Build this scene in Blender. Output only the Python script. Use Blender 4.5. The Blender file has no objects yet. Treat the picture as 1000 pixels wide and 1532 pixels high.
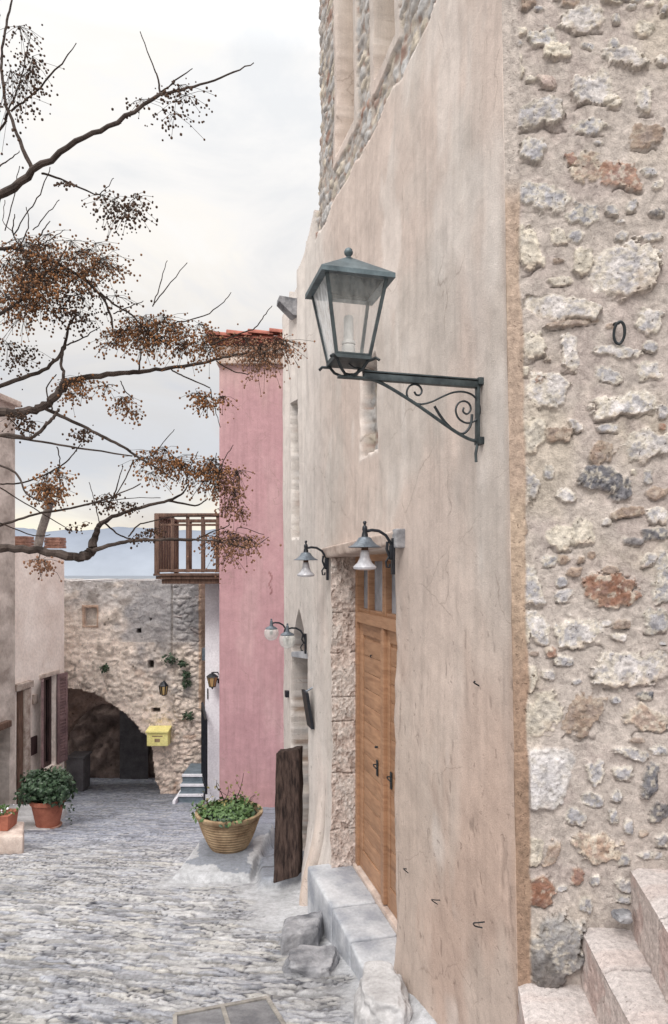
import bpy, math, random
import numpy as np
from mathutils import Vector, Matrix
R = math.radians
random.seed(7); rng = np.random.default_rng(7)
sc = bpy.context.scene
COL = sc.collection

# ------------------------------------------------------------------ measuring helpers
F, CX, HY = 1021.0, 500.0, 850.0          # focal length / centre column / horizon row of the photograph
def P(px, py, d):
    return Vector(((px-CX)/F*d, d, (HY-py)/F*d))
def lin(r, g, b, k=0.85):
    l_ = .3*r+.55*g+.15*b; sa = .80
    r, g, b = l_+(r-l_)*sa, l_+(g-l_)*sa, l_+(b-l_)*sa
    f = lambda c: ((c/255+0.055)/1.055)**2.4 if c/255 > 0.04045 else c/255/12.92
    return (f(r)*k, f(g)*k, f(b)*k)

# ------------------------------------------------------------------ numpy noise
def h2(ix, iy, seed):
    ix = ix.astype(np.int64); iy = iy.astype(np.int64)
    n = (ix*374761393 + iy*668265263 + seed*1442695041) & 0xffffffff
    n = ((n ^ (n >> 13))*1274126177) & 0xffffffff
    n = n ^ (n >> 16)
    return (n & 0xffffff)/float(0x1000000)
def vn(x, y, seed=0):
    x = np.asarray(x, float); y = np.asarray(y, float)
    ix, iy = np.floor(x), np.floor(y); fx, fy = x-ix, y-iy
    fx = fx*fx*(3-2*fx); fy = fy*fy*(3-2*fy)
    a = h2(ix, iy, seed); b = h2(ix+1, iy, seed); c = h2(ix, iy+1, seed); d = h2(ix+1, iy+1, seed)
    return (a*(1-fx)+b*fx)*(1-fy)+(c*(1-fx)+d*fx)*fy
def fbm(x, y, o=4, seed=0):
    s = 0; a = .5; t = 0
    for i in range(o):
        s = s+a*vn(x*2**i+i*17.3, y*2**i-i*9.1, seed+i); t += a; a *= .55
    return s/t
def worley(x, y, seed=0, jit=.85):
    ix, iy = np.floor(x), np.floor(y)
    f1 = np.full(x.shape, 9.); f2 = np.full(x.shape, 9.); idv = np.zeros(x.shape); dx1 = np.zeros(x.shape); dy1 = np.zeros(x.shape)
    for i in (-1, 0, 1):
        for j in (-1, 0, 1):
            cx = ix+i; cy = iy+j
            px = cx+.5+jit*(h2(cx, cy, seed)-.5); py = cy+.5+jit*(h2(cx, cy, seed+11)-.5)
            dx = x-px; dy = y-py; d = np.sqrt(dx*dx+dy*dy)
            r = h2(cx, cy, seed+23)
            near = d < f1
            f2 = np.where(near, f1, np.minimum(f2, d))
            f1 = np.where(near, d, f1); idv = np.where(near, r, idv)
            dx1 = np.where(near, dx, dx1); dy1 = np.where(near, dy, dy1)
    return f1, f2, idv, dx1, dy1
def sstep(a, b, x):
    t = np.clip((x-a)/(b-a), 0, 1); return t*t*(3-2*t)

# ------------------------------------------------------------------ object helpers
BASE = {}
def tag(o, label=None, cat=None, group=None, kind=None):
    if label: o['label'] = label
    if cat: o['category'] = cat
    if group: o['group'] = group
    if kind: o['kind'] = kind
    return o
def thing(name, base, label, cat, group=None):
    o = bpy.data.objects.new(name, None); COL.objects.link(o)
    o.location = base; o.empty_display_size = .1
    BASE[o.name] = Vector(base)
    return tag(o, label, cat, group)
def link_mesh(name, me, mat, parent=None, smooth=True, sharp=40):
    o = bpy.data.objects.new(name, me); COL.objects.link(o)
    if mat: me.materials.append(mat)
    if smooth:
        me.polygons.foreach_set('use_smooth', np.ones(len(me.polygons), bool))
        me.set_sharp_from_angle(angle=R(sharp))
    if parent:
        o.parent = parent
    return o
def pbase(parent):
    while parent is not None:
        if parent.name in BASE: return BASE[parent.name]
        parent = parent.parent
    return Vector((0, 0, 0))
def copy_tree(o, parent=None):
    c = o.copy(); COL.objects.link(c)
    if parent: c.parent = parent
    for ch in o.children: copy_tree(ch, c)
    return c

class MB:
    def __init__(s): s.v = []; s.f = []
    def add(s, vs, fs):
        n = len(s.v); s.v += [tuple(v) for v in vs]; s.f += [tuple(i+n for i in f) for f in fs]; return s
    def hexa(s, b, t):
        """b, t: four corners each (same winding)"""
        s.add(list(b)+list(t), [(0, 3, 2, 1), (4, 5, 6, 7), (0, 1, 5, 4), (1, 2, 6, 5), (2, 3, 7, 6), (3, 0, 4, 7)]); return s
    def box(s, c, size, ax=None, bev=0):
        c = Vector(c); ax = ax or (Vector((1, 0, 0)), Vector((0, 1, 0)), Vector((0, 0, 1)))
        hx, hy, hz = [k/2 for k in size]
        if bev <= 0:
            P_ = lambda a, b, d: c+ax[0]*a*hx+ax[1]*b*hy+ax[2]*d*hz
            return s.hexa([P_(-1, -1, -1), P_(1, -1, -1), P_(1, 1, -1), P_(-1, 1, -1)], [P_(-1, -1, 1), P_(1, -1, 1), P_(1, 1, 1), P_(-1, 1, 1)])
        import bmesh
        bm = bmesh.new(); bmesh.ops.create_cube(bm, size=2)
        for v in bm.verts: v.co = Vector((v.co.x*hx, v.co.y*hy, v.co.z*hz))
        bmesh.ops.bevel(bm, geom=bm.edges[:], offset=bev, segments=2, affect='EDGES', profile=.6)
        bm.verts.index_update()
        vs = [c+ax[0]*v.co.x+ax[1]*v.co.y+ax[2]*v.co.z for v in bm.verts]
        fs = [[v.index for v in f.verts] for f in bm.faces]; bm.free()
        return s.add(vs, fs)
    def tube(s, pts, rad, n=6, flat=1.0, cap=True, sm=0):
        pts = [Vector(p) for p in pts]
        if sm:
            o = []
            for i in range(len(pts)-1):
                p0, p1, p2, p3 = pts[max(i-1, 0)], pts[i], pts[i+1], pts[min(i+2, len(pts)-1)]
                for q in range(sm):
                    t = q/sm; o.append(.5*((2*p1)+(p2-p0)*t+(2*p0-5*p1+4*p2-p3)*t*t+(3*p1-p0-3*p2+p3)*t**3))
            pts = o+[pts[-1]]
        k = len(pts)
        if not hasattr(rad, '__len__'): rad = [rad]*k
        up = Vector((0, 0, 1)); t0 = (pts[1]-pts[0]).normalized()
        a = t0.cross(up)
        if a.length < .05: a = t0.cross(Vector((1, 0, 0)))
        a.normalize(); vs = []
        for i in range(k):
            t = (pts[min(i+1, k-1)]-pts[max(i-1, 0)]).normalized()
            a = (a-t*a.dot(t)); a.normalize(); b = t.cross(a)
            for j in range(n):
                w = 2*math.pi*j/n
                vs.append(pts[i]+(a*math.cos(w)+b*math.sin(w)*flat)*rad[i])
        fs = [(i*n+j, i*n+(j+1) % n, (i+1)*n+(j+1) % n, (i+1)*n+j) for i in range(k-1) for j in range(n)]
        if cap: fs += [tuple(range(n-1, -1, -1)), tuple(range((k-1)*n, k*n))]
        return s.add(vs, fs)
    def lathe(s, prof, c=(0, 0, 0), n=20, wob=0):
        c = Vector(c); vs = []
        for (r, z) in prof:
            for j in range(n):
                w = 2*math.pi*j/n
                rr = r*(1+wob*math.sin(3*w+z*20))
                vs.append(c+Vector((rr*math.cos(w), rr*math.sin(w), z)))
        k = len(prof)
        fs = [(i*n+j, i*n+(j+1) % n, (i+1)*n+(j+1) % n, (i+1)*n+j) for i in range(k-1) for j in range(n)]
        return s.add(vs, fs)
    def poly(s, pts): return s.add(pts, [tuple(range(len(pts)))])
    def prism(s, pts, off):
        off = Vector(off); n = len(pts); a = [Vector(p) for p in pts]; b = [p+off for p in a]
        return s.add(a+b, [tuple(range(n-1, -1, -1)), tuple(range(n, 2*n))]+[(i, (i+1) % n, n+(i+1) % n, n+i) for i in range(n)])
    def build(s, name, mat, parent=None, smooth=True, sharp=35):
        B = pbase(parent)
        me = bpy.data.meshes.new(name)
        me.from_pydata([(v[0]-B.x, v[1]-B.y, v[2]-B.z) for v in s.v], [], s.f)
        import bmesh
        bm = bmesh.new(); bm.from_mesh(me); bmesh.ops.recalc_face_normals(bm, faces=bm.faces[:]); bm.to_mesh(me); bm.free()
        me.update()
        return link_mesh(name, me, mat, parent, smooth, sharp)

def grid_mesh(name, X, Y, Z, mat, parent=None, keep=None, cols=None, skirt=None, flip=False, sharp=50, attrs=None):
    """X,Y,Z: 2-D arrays of positions. keep: face mask (n-1,m-1). skirt: vector to extrude open edges by."""
    n, m = X.shape; B = pbase(parent)
    co = np.stack([X-B.x, Y-B.y, Z-B.z], -1).reshape(-1, 3)
    i, j = np.meshgrid(np.arange(n-1), np.arange(m-1), indexing='ij')
    q = np.stack([i*m+j, i*m+j+1, (i+1)*m+j+1, (i+1)*m+j], -1)
    if keep is not None: q = q[keep]
    q = q.reshape(-1, 4)
    if skirt is not None:
        e = np.concatenate([q[:, [k, (k+1) % 4]] for k in range(4)])
        key = np.minimum(e[:, 0], e[:, 1])*(n*m)+np.maximum(e[:, 0], e[:, 1])
        u, idx, cnt = np.unique(key, return_index=True, return_counts=True)
        be = e[idx[cnt == 1]]
        bv = np.unique(be); mp = -np.ones(n*m, int); mp[bv] = np.arange(len(bv))+n*m
        sv = np.array(skirt)
        co = np.concatenate([co, co[bv]+sv])
        q = np.concatenate([q, np.stack([be[:, 1], be[:, 0], mp[be[:, 0]], mp[be[:, 1]]], -1)])
        if cols is not None: cols = np.concatenate([cols.reshape(-1, 4), cols.reshape(-1, 4)[bv]])
    used = np.unique(q); mp = np.zeros(len(co), int); mp[used] = np.arange(len(used))
    co = co[used]; q = mp[q]
    if flip: q = q[:, ::-1]
    me = bpy.data.meshes.new(name)
    me.vertices.add(len(co)); me.vertices.foreach_set('co', co.ravel())
    me.loops.add(q.size); me.loops.foreach_set('vertex_index', q.ravel())
    me.polygons.add(len(q)); me.polygons.foreach_set('loop_start', np.arange(len(q))*4)
    me.update(calc_edges=True)
    if cols is not None:
        c = cols.reshape(-1, 4)[used]
        at = me.color_attributes.new('Col', 'FLOAT_COLOR', 'POINT'); at.data.foreach_set('color', c.ravel().astype(np.float32))
    return link_mesh(name, me, mat, parent, True, sharp)

# ------------------------------------------------------------------ materials
def new_mat(name):
    m = bpy.data.materials.new(name); m.use_nodes = True; nt = m.node_tree; nt.nodes.clear()
    out = nt.nodes.new('ShaderNodeOutputMaterial'); b = nt.nodes.new('ShaderNodeBsdfPrincipled')
    nt.links.new(b.outputs[0], out.inputs[0]); return m, nt, b
def noise(nt, vec, scale, detail=6, rough=.6, dist=0):
    n = nt.nodes.new('ShaderNodeTexNoise'); n.inputs['Scale'].default_value = scale; n.inputs['Detail'].default_value = detail
    n.inputs['Roughness'].default_value = rough; n.inputs['Distortion'].default_value = dist
    nt.links.new(vec, n.inputs['Vector']); return n.outputs['Fac']
def ramp(nt, fac, stops, interp='LINEAR'):
    r = nt.nodes.new('ShaderNodeValToRGB'); r.color_ramp.interpolation = interp
    e = r.color_ramp.elements
    while len(e) < len(stops): e.new(.5)
    for k, (p, c) in enumerate(stops):
        e[k].position = p; e[k].color = (*c, 1) if hasattr(c, '__len__') else (c, c, c, 1)
    nt.links.new(fac, r.inputs[0]); return r.outputs[0]
def mix(nt, a, b, fac, mode='MIX'):
    m = nt.nodes.new('ShaderNodeMix'); m.data_type = 'RGBA'; m.blend_type = mode
    for sock, v in ((m.inputs[0], fac), (m.inputs[6], a), (m.inputs[7], b)):
        if isinstance(v, (int, float)): sock.default_value = v
        elif isinstance(v, (tuple, list)): sock.default_value = (*v[:3], 1)
        else: nt.links.new(v, sock)
    return m.outputs[2]
def coords(nt, scale=(1, 1, 1), kind='Object'):
    t = nt.nodes.new('ShaderNodeTexCoord'); mp = nt.nodes.new('ShaderNodeMapping'); mp.inputs['Scale'].default_value = scale
    nt.links.new(t.outputs[kind], mp.inputs[0]); return mp.outputs[0]
def bump(nt, b, h, dist=.01, strength=.6):
    n = nt.nodes.new('ShaderNodeBump'); n.inputs['Distance'].default_value = dist; n.inputs['Strength'].default_value = strength
    nt.links.new(h, n.inputs['Height']); nt.links.new(n.outputs[0], b.inputs['Normal'])
def math_(nt, op, a, b=None):
    m = nt.nodes.new('ShaderNodeMath'); m.operation = op
    for k, v in enumerate((a, b)):
        if v is None: continue
        if isinstance(v, (int, float)): m.inputs[k].default_value = v
        else: nt.links.new(v, m.inputs[k])
    return m.outputs[0]

def simple(name, c1, c2=None, scale=8, rough=.7, bscale=40, bdist=.003, metal=0, stretch=(1, 1, 1), spec=.3, lo=.35, hi=.65):
    m, nt, b = new_mat(name); v = coords(nt, stretch)
    c2 = c2 or tuple(k*.75 for k in c1)
    n = noise(nt, v, scale, 6)
    col = ramp(nt, n, [(lo, c2), (hi, c1)])
    n2 = noise(nt, v, bscale, 4)
    col = mix(nt, col, ramp(nt, n2, [(.3, .8), (.7, 1.12)]), .7, 'MULTIPLY')
    nt.links.new(col, b.inputs['Base Color']); b.inputs['Roughness'].default_value = rough; b.inputs['Metallic'].default_value = metal
    b.inputs['Specular IOR Level'].default_value = spec
    bump(nt, b, n2, bdist, .7); return m

def attr_mat(name, nscale=30, var=(.72, 1.18), fine=160, pits=60, pitamt=.35, rough=.9, bd=.004, big=3, bigvar=(.9, 1.08), spec=.15, stretch=(1, 1, 1)):
    m, nt, b = new_mat(name); v = coords(nt, stretch)
    a = nt.nodes.new('ShaderNodeAttribute'); a.attribute_name = 'Col'
    n1 = noise(nt, v, nscale, 8, .65, .3); n2 = noise(nt, v, fine, 3); n3 = noise(nt, v, big, 5)
    col = mix(nt, a.outputs['Color'], ramp(nt, n1, [(.32, var[0]), (.68, var[1])]), 1.0, 'MULTIPLY')
    col = mix(nt, col, ramp(nt, n2, [(.3, .82), (.7, 1.14)]), .8, 'MULTIPLY')
    col = mix(nt, col, ramp(nt, n3, [(.3, bigvar[0]), (.7, bigvar[1])]), 1.0, 'MULTIPLY')
    # pits and dirt specks, amount carried by the attribute's alpha
    np_ = noise(nt, v, pits, 3, .5, .6)
    pit = ramp(nt, np_, [(.27, 0), (.36, 1)])
    amt = math_(nt, 'MULTIPLY', a.outputs['Alpha'], pitamt)
    dark = mix(nt, (1, 1, 1), (.25, .22, .2), amt)
    inv = math_(nt, 'SUBTRACT', 1.0, pit)
    col = mix(nt, col, mix(nt, (1, 1, 1), dark, inv), 1.0, 'MULTIPLY')
    nt.links.new(col, b.inputs['Base Color']); b.inputs['Roughness'].default_value = rough; b.inputs['Specular IOR Level'].default_value = spec
    h = math_(nt, 'ADD', math_(nt, 'MULTIPLY', n1, 1.0), math_(nt, 'MULTIPLY', n2, .35))
    h = math_(nt, 'ADD', h, math_(nt, 'MULTIPLY', math_(nt, 'MULTIPLY', pit, a.outputs['Alpha']), .35))
    bump(nt, b, h, bd, .9); return m

def plaster_extra(m):
    nt = m.node_tree; b = [n for n in nt.nodes if n.type == 'BSDF_PRINCIPLED'][0]
    src = b.inputs['Base Color'].links[0].from_socket
    v = coords(nt); w1 = nt.nodes.new('ShaderNodeTexNoise'); w1.inputs['Scale'].default_value = 3.5; w1.inputs['Detail'].default_value = 5; nt.links.new(v, w1.inputs['Vector'])
    ad = nt.nodes.new('ShaderNodeMix'); ad.data_type = 'RGBA'; ad.inputs[0].default_value = .22; nt.links.new(v, ad.inputs[6]); nt.links.new(w1.outputs['Color'], ad.inputs[7])
    vo = nt.nodes.new('ShaderNodeTexVoronoi'); vo.feature = 'DISTANCE_TO_EDGE'; vo.inputs['Scale'].default_value = 1.9; nt.links.new(ad.outputs[2], vo.inputs['Vector'])
    cr = ramp(nt, vo.outputs['Distance'], [(0.0, 1), (.006, 0)])
    mk = ramp(nt, noise(nt, v, 1.7, 3), [(.50, 0), (.58, 1)])
    amt = math_(nt, 'MULTIPLY', cr, mk)
    col = mix(nt, src, (.22, .17, .14), math_(nt, 'MULTIPLY', amt, .5))
    st = noise(nt, coords(nt, (9, 9, .55)), 1.6, 5, .6, .3)
    col = mix(nt, col, ramp(nt, st, [(.34, .88), (.5, 1.0), (.68, 1.05)]), .9, 'MULTIPLY')
    gr = noise(nt, coords(nt), 55, 4, .7)      # scattered chips
    chip = ramp(nt, gr, [(.24, 1), (.29, 0)])
    col = mix(nt, col, (.30, .24, .20), math_(nt, 'MULTIPLY', chip, .55))
    nt.links.new(col, b.inputs['Base Color'])

M = {}
M['plaster'] = attr_mat('old_plaster', 9, (.90, 1.07), 190, 26, .38, bd=.006, big=2.2, bigvar=(.93, 1.05))
plaster_extra(M['plaster'])
M['rubble'] = attr_mat('rubble_stone', 38, (.62, 1.24), 200, 70, 1.3, bd=.009, big=6, bigvar=(.9, 1.1))
M['arch_stone'] = attr_mat('old_masonry', 14, (.82, 1.3), 60, 22, .8, bd=.03, big=1.5, bigvar=(.92, 1.15))
M['street'] = attr_mat('street_stone', 24, (.74, 1.2), 150, 34, .8, bd=.008, big=1.2, bigvar=(.9, 1.1), rough=.68, spec=.35)
M['step_granite'] = attr_mat('bush_hammered_granite', 60, (.72, 1.2), 240, 110, .8, bd=.004, big=4)
M['slab'] = simple('door_step_marble', lin(205, 208, 215), lin(158, 163, 175), 5, .7, 50, .004)
M['boulder'] = simple('boulder_stone', lin(178, 178, 184), lin(104, 106, 114), 7, .9, 45, .012)
M['pink'] = simple('pink_render', lin(226, 172, 180), lin(210, 152, 162), 1.1, .92, 26, .003)
M['white_render'] = simple('white_render', lin(240, 240, 248, 1), lin(214, 214, 224, 1), 2, .9, 30, .003)
M['left_render'] = simple('beige_render', lin(255, 242, 234, 1), lin(236, 218, 208, 1), 1.6, .92, 22, .006)
M['left_stone'] = simple('weathered_wall', lin(212, 198, 190, 1), lin(160, 146, 138, 1), 2.6, .95, 14, .02)
M['sandstone'] = simple('sandstone_trim', lin(226, 206, 194), lin(188, 164, 152), 7, .9, 60, .006)
M['jamb'] = simple('weathered_jamb', lin(212, 194, 184), lin(160, 138, 126), 9, .95, 45, .016)
M['wood_door'] = None
M['iron'] = simple('dark_iron', lin(62, 70, 76), lin(38, 44, 50), 20, .5, 120, .0008, metal=.5, spec=.5)
M['verdigris'] = simple('blue_grey_painted_tin', lin(104, 122, 130), lin(70, 86, 94), 14, .5, 90, .001, metal=.4, spec=.5)
M['frame_green'] = simple('grey_green_painted_iron', lin(78, 90, 94), lin(50, 60, 66), 18, .5, 90, .001, metal=.4, spec=.5)
M['black_paint'] = simple('black_painted_iron', lin(44, 50, 62), lin(26, 30, 38), 15, .4, 70, .0008, metal=.3, spec=.5)
M['enamel'] = simple('grey_enamel', lin(116, 128, 142), lin(80, 92, 106), 20, .35, 80, .0005, metal=.3, spec=.5)
M['candle'] = simple('white_tube', lin(236, 232, 228), lin(215, 210, 206), 4, .5, 40, .0005)
M['tile'] = simple('clay_roof_tile', lin(190, 108, 90), lin(140, 74, 62), 6, .9, 40, .006)
M['brown_wood'] = simple('brown_painted_wood', lin(132, 98, 82), lin(88, 62, 52), 5, .6, 40, .004, stretch=(6, 6, 1))
M['dark_wood'] = simple('dark_red_brown_wood', lin(92, 66, 66), lin(58, 40, 42), 5, .6, 40, .003, stretch=(6, 6, 1))
M['shutter'] = simple('mauve_brown_shutter', lin(156, 122, 124), lin(120, 92, 96), 5, .6, 40, .003)
M['beam'] = simple('old_weathered_beam', lin(104, 82, 74), lin(40, 29, 28), 8, .9, 55, .02, stretch=(5, 5, .8))
M['terracotta'] = simple('terracotta', lin(196, 112, 86), lin(160, 84, 64), 6, .85, 60, .002)
M['clay'] = simple('ochre_clay', lin(190, 160, 122), lin(134, 104, 74), 7, .85, 60, .004)
M['soil'] = simple('soil', (.05, .035, .025), (.02, .015, .01), 20, 1, 80, .01)
M['bark'] = simple('dark_bark', lin(98, 84, 78), lin(48, 38, 35), 9, .9, 60, .006, stretch=(1, 1, 1))
M['twig'] = simple('twig_bark', lin(70, 54, 46), lin(36, 26, 22), 30, .9, 100, .002)
M['berry_dark'] = simple('dark_brown_berry', lin(100, 64, 38), lin(38, 24, 16), 12, .6, 60, .001)
M['berry_rust'] = simple('rust_brown_berry', lin(176, 114, 62), lin(88, 54, 30), 9, .6, 60, .001)
M['berry_tan'] = simple('tan_berry', lin(178, 128, 96), lin(122, 78, 54), 10, .6, 60, .001)
M['leaf_dark'] = simple('dark_green_leaf', (.055, .10, .05), (.02, .045, .025), 14, .45, 40, .001, spec=.5)
M['leaf_mid'] = simple('fresh_green_leaf', (.13, .22, .075), (.05, .10, .035), 14, .5, 40, .001, spec=.4)
M['leaf_yellow'] = simple('yellowish_leaf', (.30, .26, .10), (.14, .12, .05), 14, .6, 40, .001)
M['yellow_box'] = simple('yellow_paint', lin(255, 244, 150, 1), lin(240, 226, 130, 1), 5, .5, 40, .0005)
M['grey_panel'] = simple('grey_metal_panel', lin(120, 116, 120), lin(92, 90, 94), 5, .6, 40, .001)
M['hall_shade'] = simple('painted_hall_shade', lin(52, 44, 44), lin(34, 28, 30), 5, .9, 30, .002)
M['cement'] = simple('pale_cement', lin(206, 205, 208), lin(170, 168, 170), 5, .9, 40, .01)
M['brick'] = simple('red_brick_chimney', lin(190, 140, 122), lin(146, 102, 86), 12, .9, 50, .006)
M['pipe'] = simple('grey_flue_pipe', lin(150, 142, 138), lin(112, 106, 104), 10, .6, 40, .001)
M['paint_grey'] = simple('grey_step_paint', lin(120, 136, 150), lin(96, 112, 126), 8, .6, 40, .002)
M['drain'] = simple('cast_drain_frame', lin(176, 170, 162), lin(128, 124, 120), 12, .6, 70, .003)
M['drain_fill'] = simple('drain_lid_fill', lin(142, 142, 146), lin(108, 108, 114), 9, .85, 60, .006)
M['gravelly'] = simple('dry_ground', lin(150, 145, 140), lin(118, 112, 108), .5, .95, 8, .02)

def wood_mat():
    m, nt, b = new_mat('honey_varnished_wood')
    v = coords(nt, (3, 3, 22)); n = noise(nt, v, 1.6, 6, .6, .8)
    col = ramp(nt, n, [(.25, lin(150, 104, 74)), (.5, lin(182, 132, 96)), (.75, lin(200, 150, 112))])
    v2 = coords(nt, (1, 1, 1)); n2 = noise(nt, v2, 2.5, 4)
    col = mix(nt, col, ramp(nt, n2, [(.3, .82), (.7, 1.1)]), 1.0, 'MULTIPLY')
    nt.links.new(col, b.inputs['Base Color']); b.inputs['Roughness'].default_value = .5; b.inputs['Specular IOR Level'].default_value = .35
    bump(nt, b, n, .0008, .3); return m
M['wood_door'] = wood_mat()
def glass_mat(name, tint=(.9, .93, .95), alpha=.25, rough=.08, dirt=.0, dcol=(.7, .7, .7)):
    m, nt, b = new_mat(name)
    out = [n for n in nt.nodes if n.type == 'OUTPUT_MATERIAL'][0]
    b.inputs['Base Color'].default_value = (*tint, 1); b.inputs['Roughness'].default_value = rough; b.inputs['Specular IOR Level'].default_value = .8
    tr = nt.nodes.new('ShaderNodeBsdfTransparent'); tr.inputs[0].default_value = (.95, .96, .97, 1)
    mx = nt.nodes.new('ShaderNodeMixShader')
    if dirt > 0:
        f = ramp(nt, noise(nt, coords(nt, (1, 1, .35)), 45, 5), [(.35, alpha), (.7, min(1, alpha+dirt))])
        nt.links.new(f, mx.inputs[0])
    else: mx.inputs[0].default_value = alpha
    nt.links.new(tr.outputs[0], mx.inputs[1]); nt.links.new(b.outputs[0], mx.inputs[2]); nt.links.new(mx.outputs[0], out.inputs[0])
    return m
M['glass'] = glass_mat('dusty_lantern_glass', (.75, .76, .75), .10, .15, .12)
M['glass_streaky'] = glass_mat('streaked_lantern_glass', (.85, .88, .9), .35, .2, .55)
M['globe'] = glass_mat('clear_globe_glass', (.92, .93, .9), .38, .08, .1)
M['shade_glass'] = simple('milky_glass_shade', lin(226, 226, 234), lin(190, 192, 204), 10, .2, 60, .0005, spec=.6)
M['window_glass'] = simple('grey_reflecting_window_glass', lin(178, 186, 200), lin(120, 128, 142), 3, .12, 20, .0003, spec=.8)
M['dark_glass'] = simple('dark_window_glass', lin(48, 42, 44), lin(28, 24, 26), 3, .1, 20, .0003, spec=.8)
M['amber'] = simple('amber_lamp_glass', lin(226, 190, 120), lin(196, 150, 84), 6, .3, 20, .0003, spec=.6)

# ------------------------------------------------------------------ world, sun, camera
w = bpy.data.worlds.new('World'); sc.world = w; w.use_nodes = True
nt = w.node_tree; nt.nodes.clear()
out = nt.nodes.new('ShaderNodeOutputWorld'); bg = nt.nodes.new('ShaderNodeBackground'); nt.links.new(bg.outputs[0], out.inputs[0])
sky = nt.nodes.new('ShaderNodeTexSky'); sky.sky_type = 'NISHITA'; sky.sun_disc = False
SUN = Vector((-.22, -.62, .74)).normalized()
sky.sun_elevation = math.asin(SUN.z); sky.sun_rotation = math.atan2(SUN.x, SUN.y)
tc = nt.nodes.new('ShaderNodeTexCoord'); sep = nt.nodes.new('ShaderNodeSeparateXYZ'); nt.links.new(tc.outputs['Generated'], sep.inputs[0])
cv = nt.nodes.new('ShaderNodeMapping'); cv.inputs['Scale'].default_value = (1.2, 1.2, 3.2); nt.links.new(tc.outputs['Generated'], cv.inputs[0])
cn = noise(nt, cv.outputs[0], 2.4, 7, .58, .6)
zz = math_(nt, 'ADD', sep.outputs['Z'], math_(nt, 'MULTIPLY', math_(nt, 'SUBTRACT', cn, .5), .22))
g = ramp(nt, zz, [(0.0, (.93, .84, .72)), (.065, (1.0, .92, .76)), (.115, (.76, .74, .73)), (.15, (.64, .65, .685)), (.25, (.72, .71, .71)), (.34, (.87, .845, .815)), (.42, (.98, .95, .91)), (.54, (1.0, .985, .96))])
cl = ramp(nt, cn, [(.32, (.88, .90, .93)), (.44, (.97, .97, .975)), (.5, (1.0, .985, .96)), (.58, (1.0, 1.0, 1.0)), (.7, (.96, .91, .86))])
gc = mix(nt, g, cl, 1.0, 'MULTIPLY')
boost = nt.nodes.new('ShaderNodeMapRange'); boost.inputs[1].default_value = .60; boost.inputs[2].default_value = 1.0; boost.inputs[3].default_value = 1.0; boost.inputs[4].default_value = 3.5
nt.links.new(sep.outputs['Z'], boost.inputs[0])
back = nt.nodes.new('ShaderNodeMapRange'); back.inputs[1].default_value = -.1; back.inputs[2].default_value = -.8; back.inputs[3].default_value = 1.0; back.inputs[4].default_value = 1.45  # extra sky brightness behind the eye, added to light walls facing it
nt.links.new(sep.outputs['Y'], back.inputs[0]); bb_ = math_(nt, 'MULTIPLY', boost.outputs[0], back.outputs[0])
sc1 = nt.nodes.new('ShaderNodeVectorMath'); sc1.operation = 'SCALE'; nt.links.new(gc, sc1.inputs[0]); nt.links.new(bb_, sc1.inputs['Scale'])
sc2 = nt.nodes.new('ShaderNodeVectorMath'); sc2.operation = 'SCALE'; nt.links.new(sky.outputs[0], sc2.inputs[0]); sc2.inputs['Scale'].default_value = .012
ad = nt.nodes.new('ShaderNodeVectorMath'); ad.operation = 'ADD'; nt.links.new(sc1.outputs[0], ad.inputs[0]); nt.links.new(sc2.outputs[0], ad.inputs[1])
nt.links.new(ad.outputs[0], bg.inputs[0]); bg.inputs[1].default_value = 1.0

sl = bpy.data.lights.new('sun', 'SUN'); sl.energy = 1.95; sl.angle = R(22); sl.color = (1, .95, .88)
so = bpy.data.objects.new('sun', sl); COL.objects.link(so); so.rotation_euler = (-SUN).to_track_quat('-Z', 'Y').to_euler()

cam = bpy.data.cameras.new('camera'); co_ = bpy.data.objects.new('camera', cam); COL.objects.link(co_)
cam.sensor_width = 36; cam.sensor_fit = 'AUTO'; cam.lens = F/1532*36; cam.shift_y = 84/1532; cam.clip_end = 20000; cam.clip_start = .05
co_.location = (0, 0, 0); co_.rotation_euler = (R(90), 0, 0); sc.camera = co_
sc.view_settings.view_transform = 'Standard'; sc.view_settings.look = 'None'; sc.view_settings.exposure = 0
sc.cycles.max_bounces = 8; sc.cycles.transparent_max_bounces = 12

# ------------------------------------------------------------------ frames of the right-hand house
U = Vector((-265, 1021, 0)).normalized()         # street wall runs away from the eye
NO = Vector((-U.y, U.x, 0))                      # out of the wall, towards the street
W0 = Vector((0, 5.16, 0))
def wt(px): d = 1367.4/(px-235); return (d-5.16)/U.y   # wall column of the photo -> distance along the wall
def WP(t, z, off=0): return W0+U*t+NO*off+Vector((0, 0, z))
TC = wt(765)
def gz(x, y):
    y = np.asarray(y, float)
    return -1.59-.21*y
def gzf(x, y): return float(gz(x, y))

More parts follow.
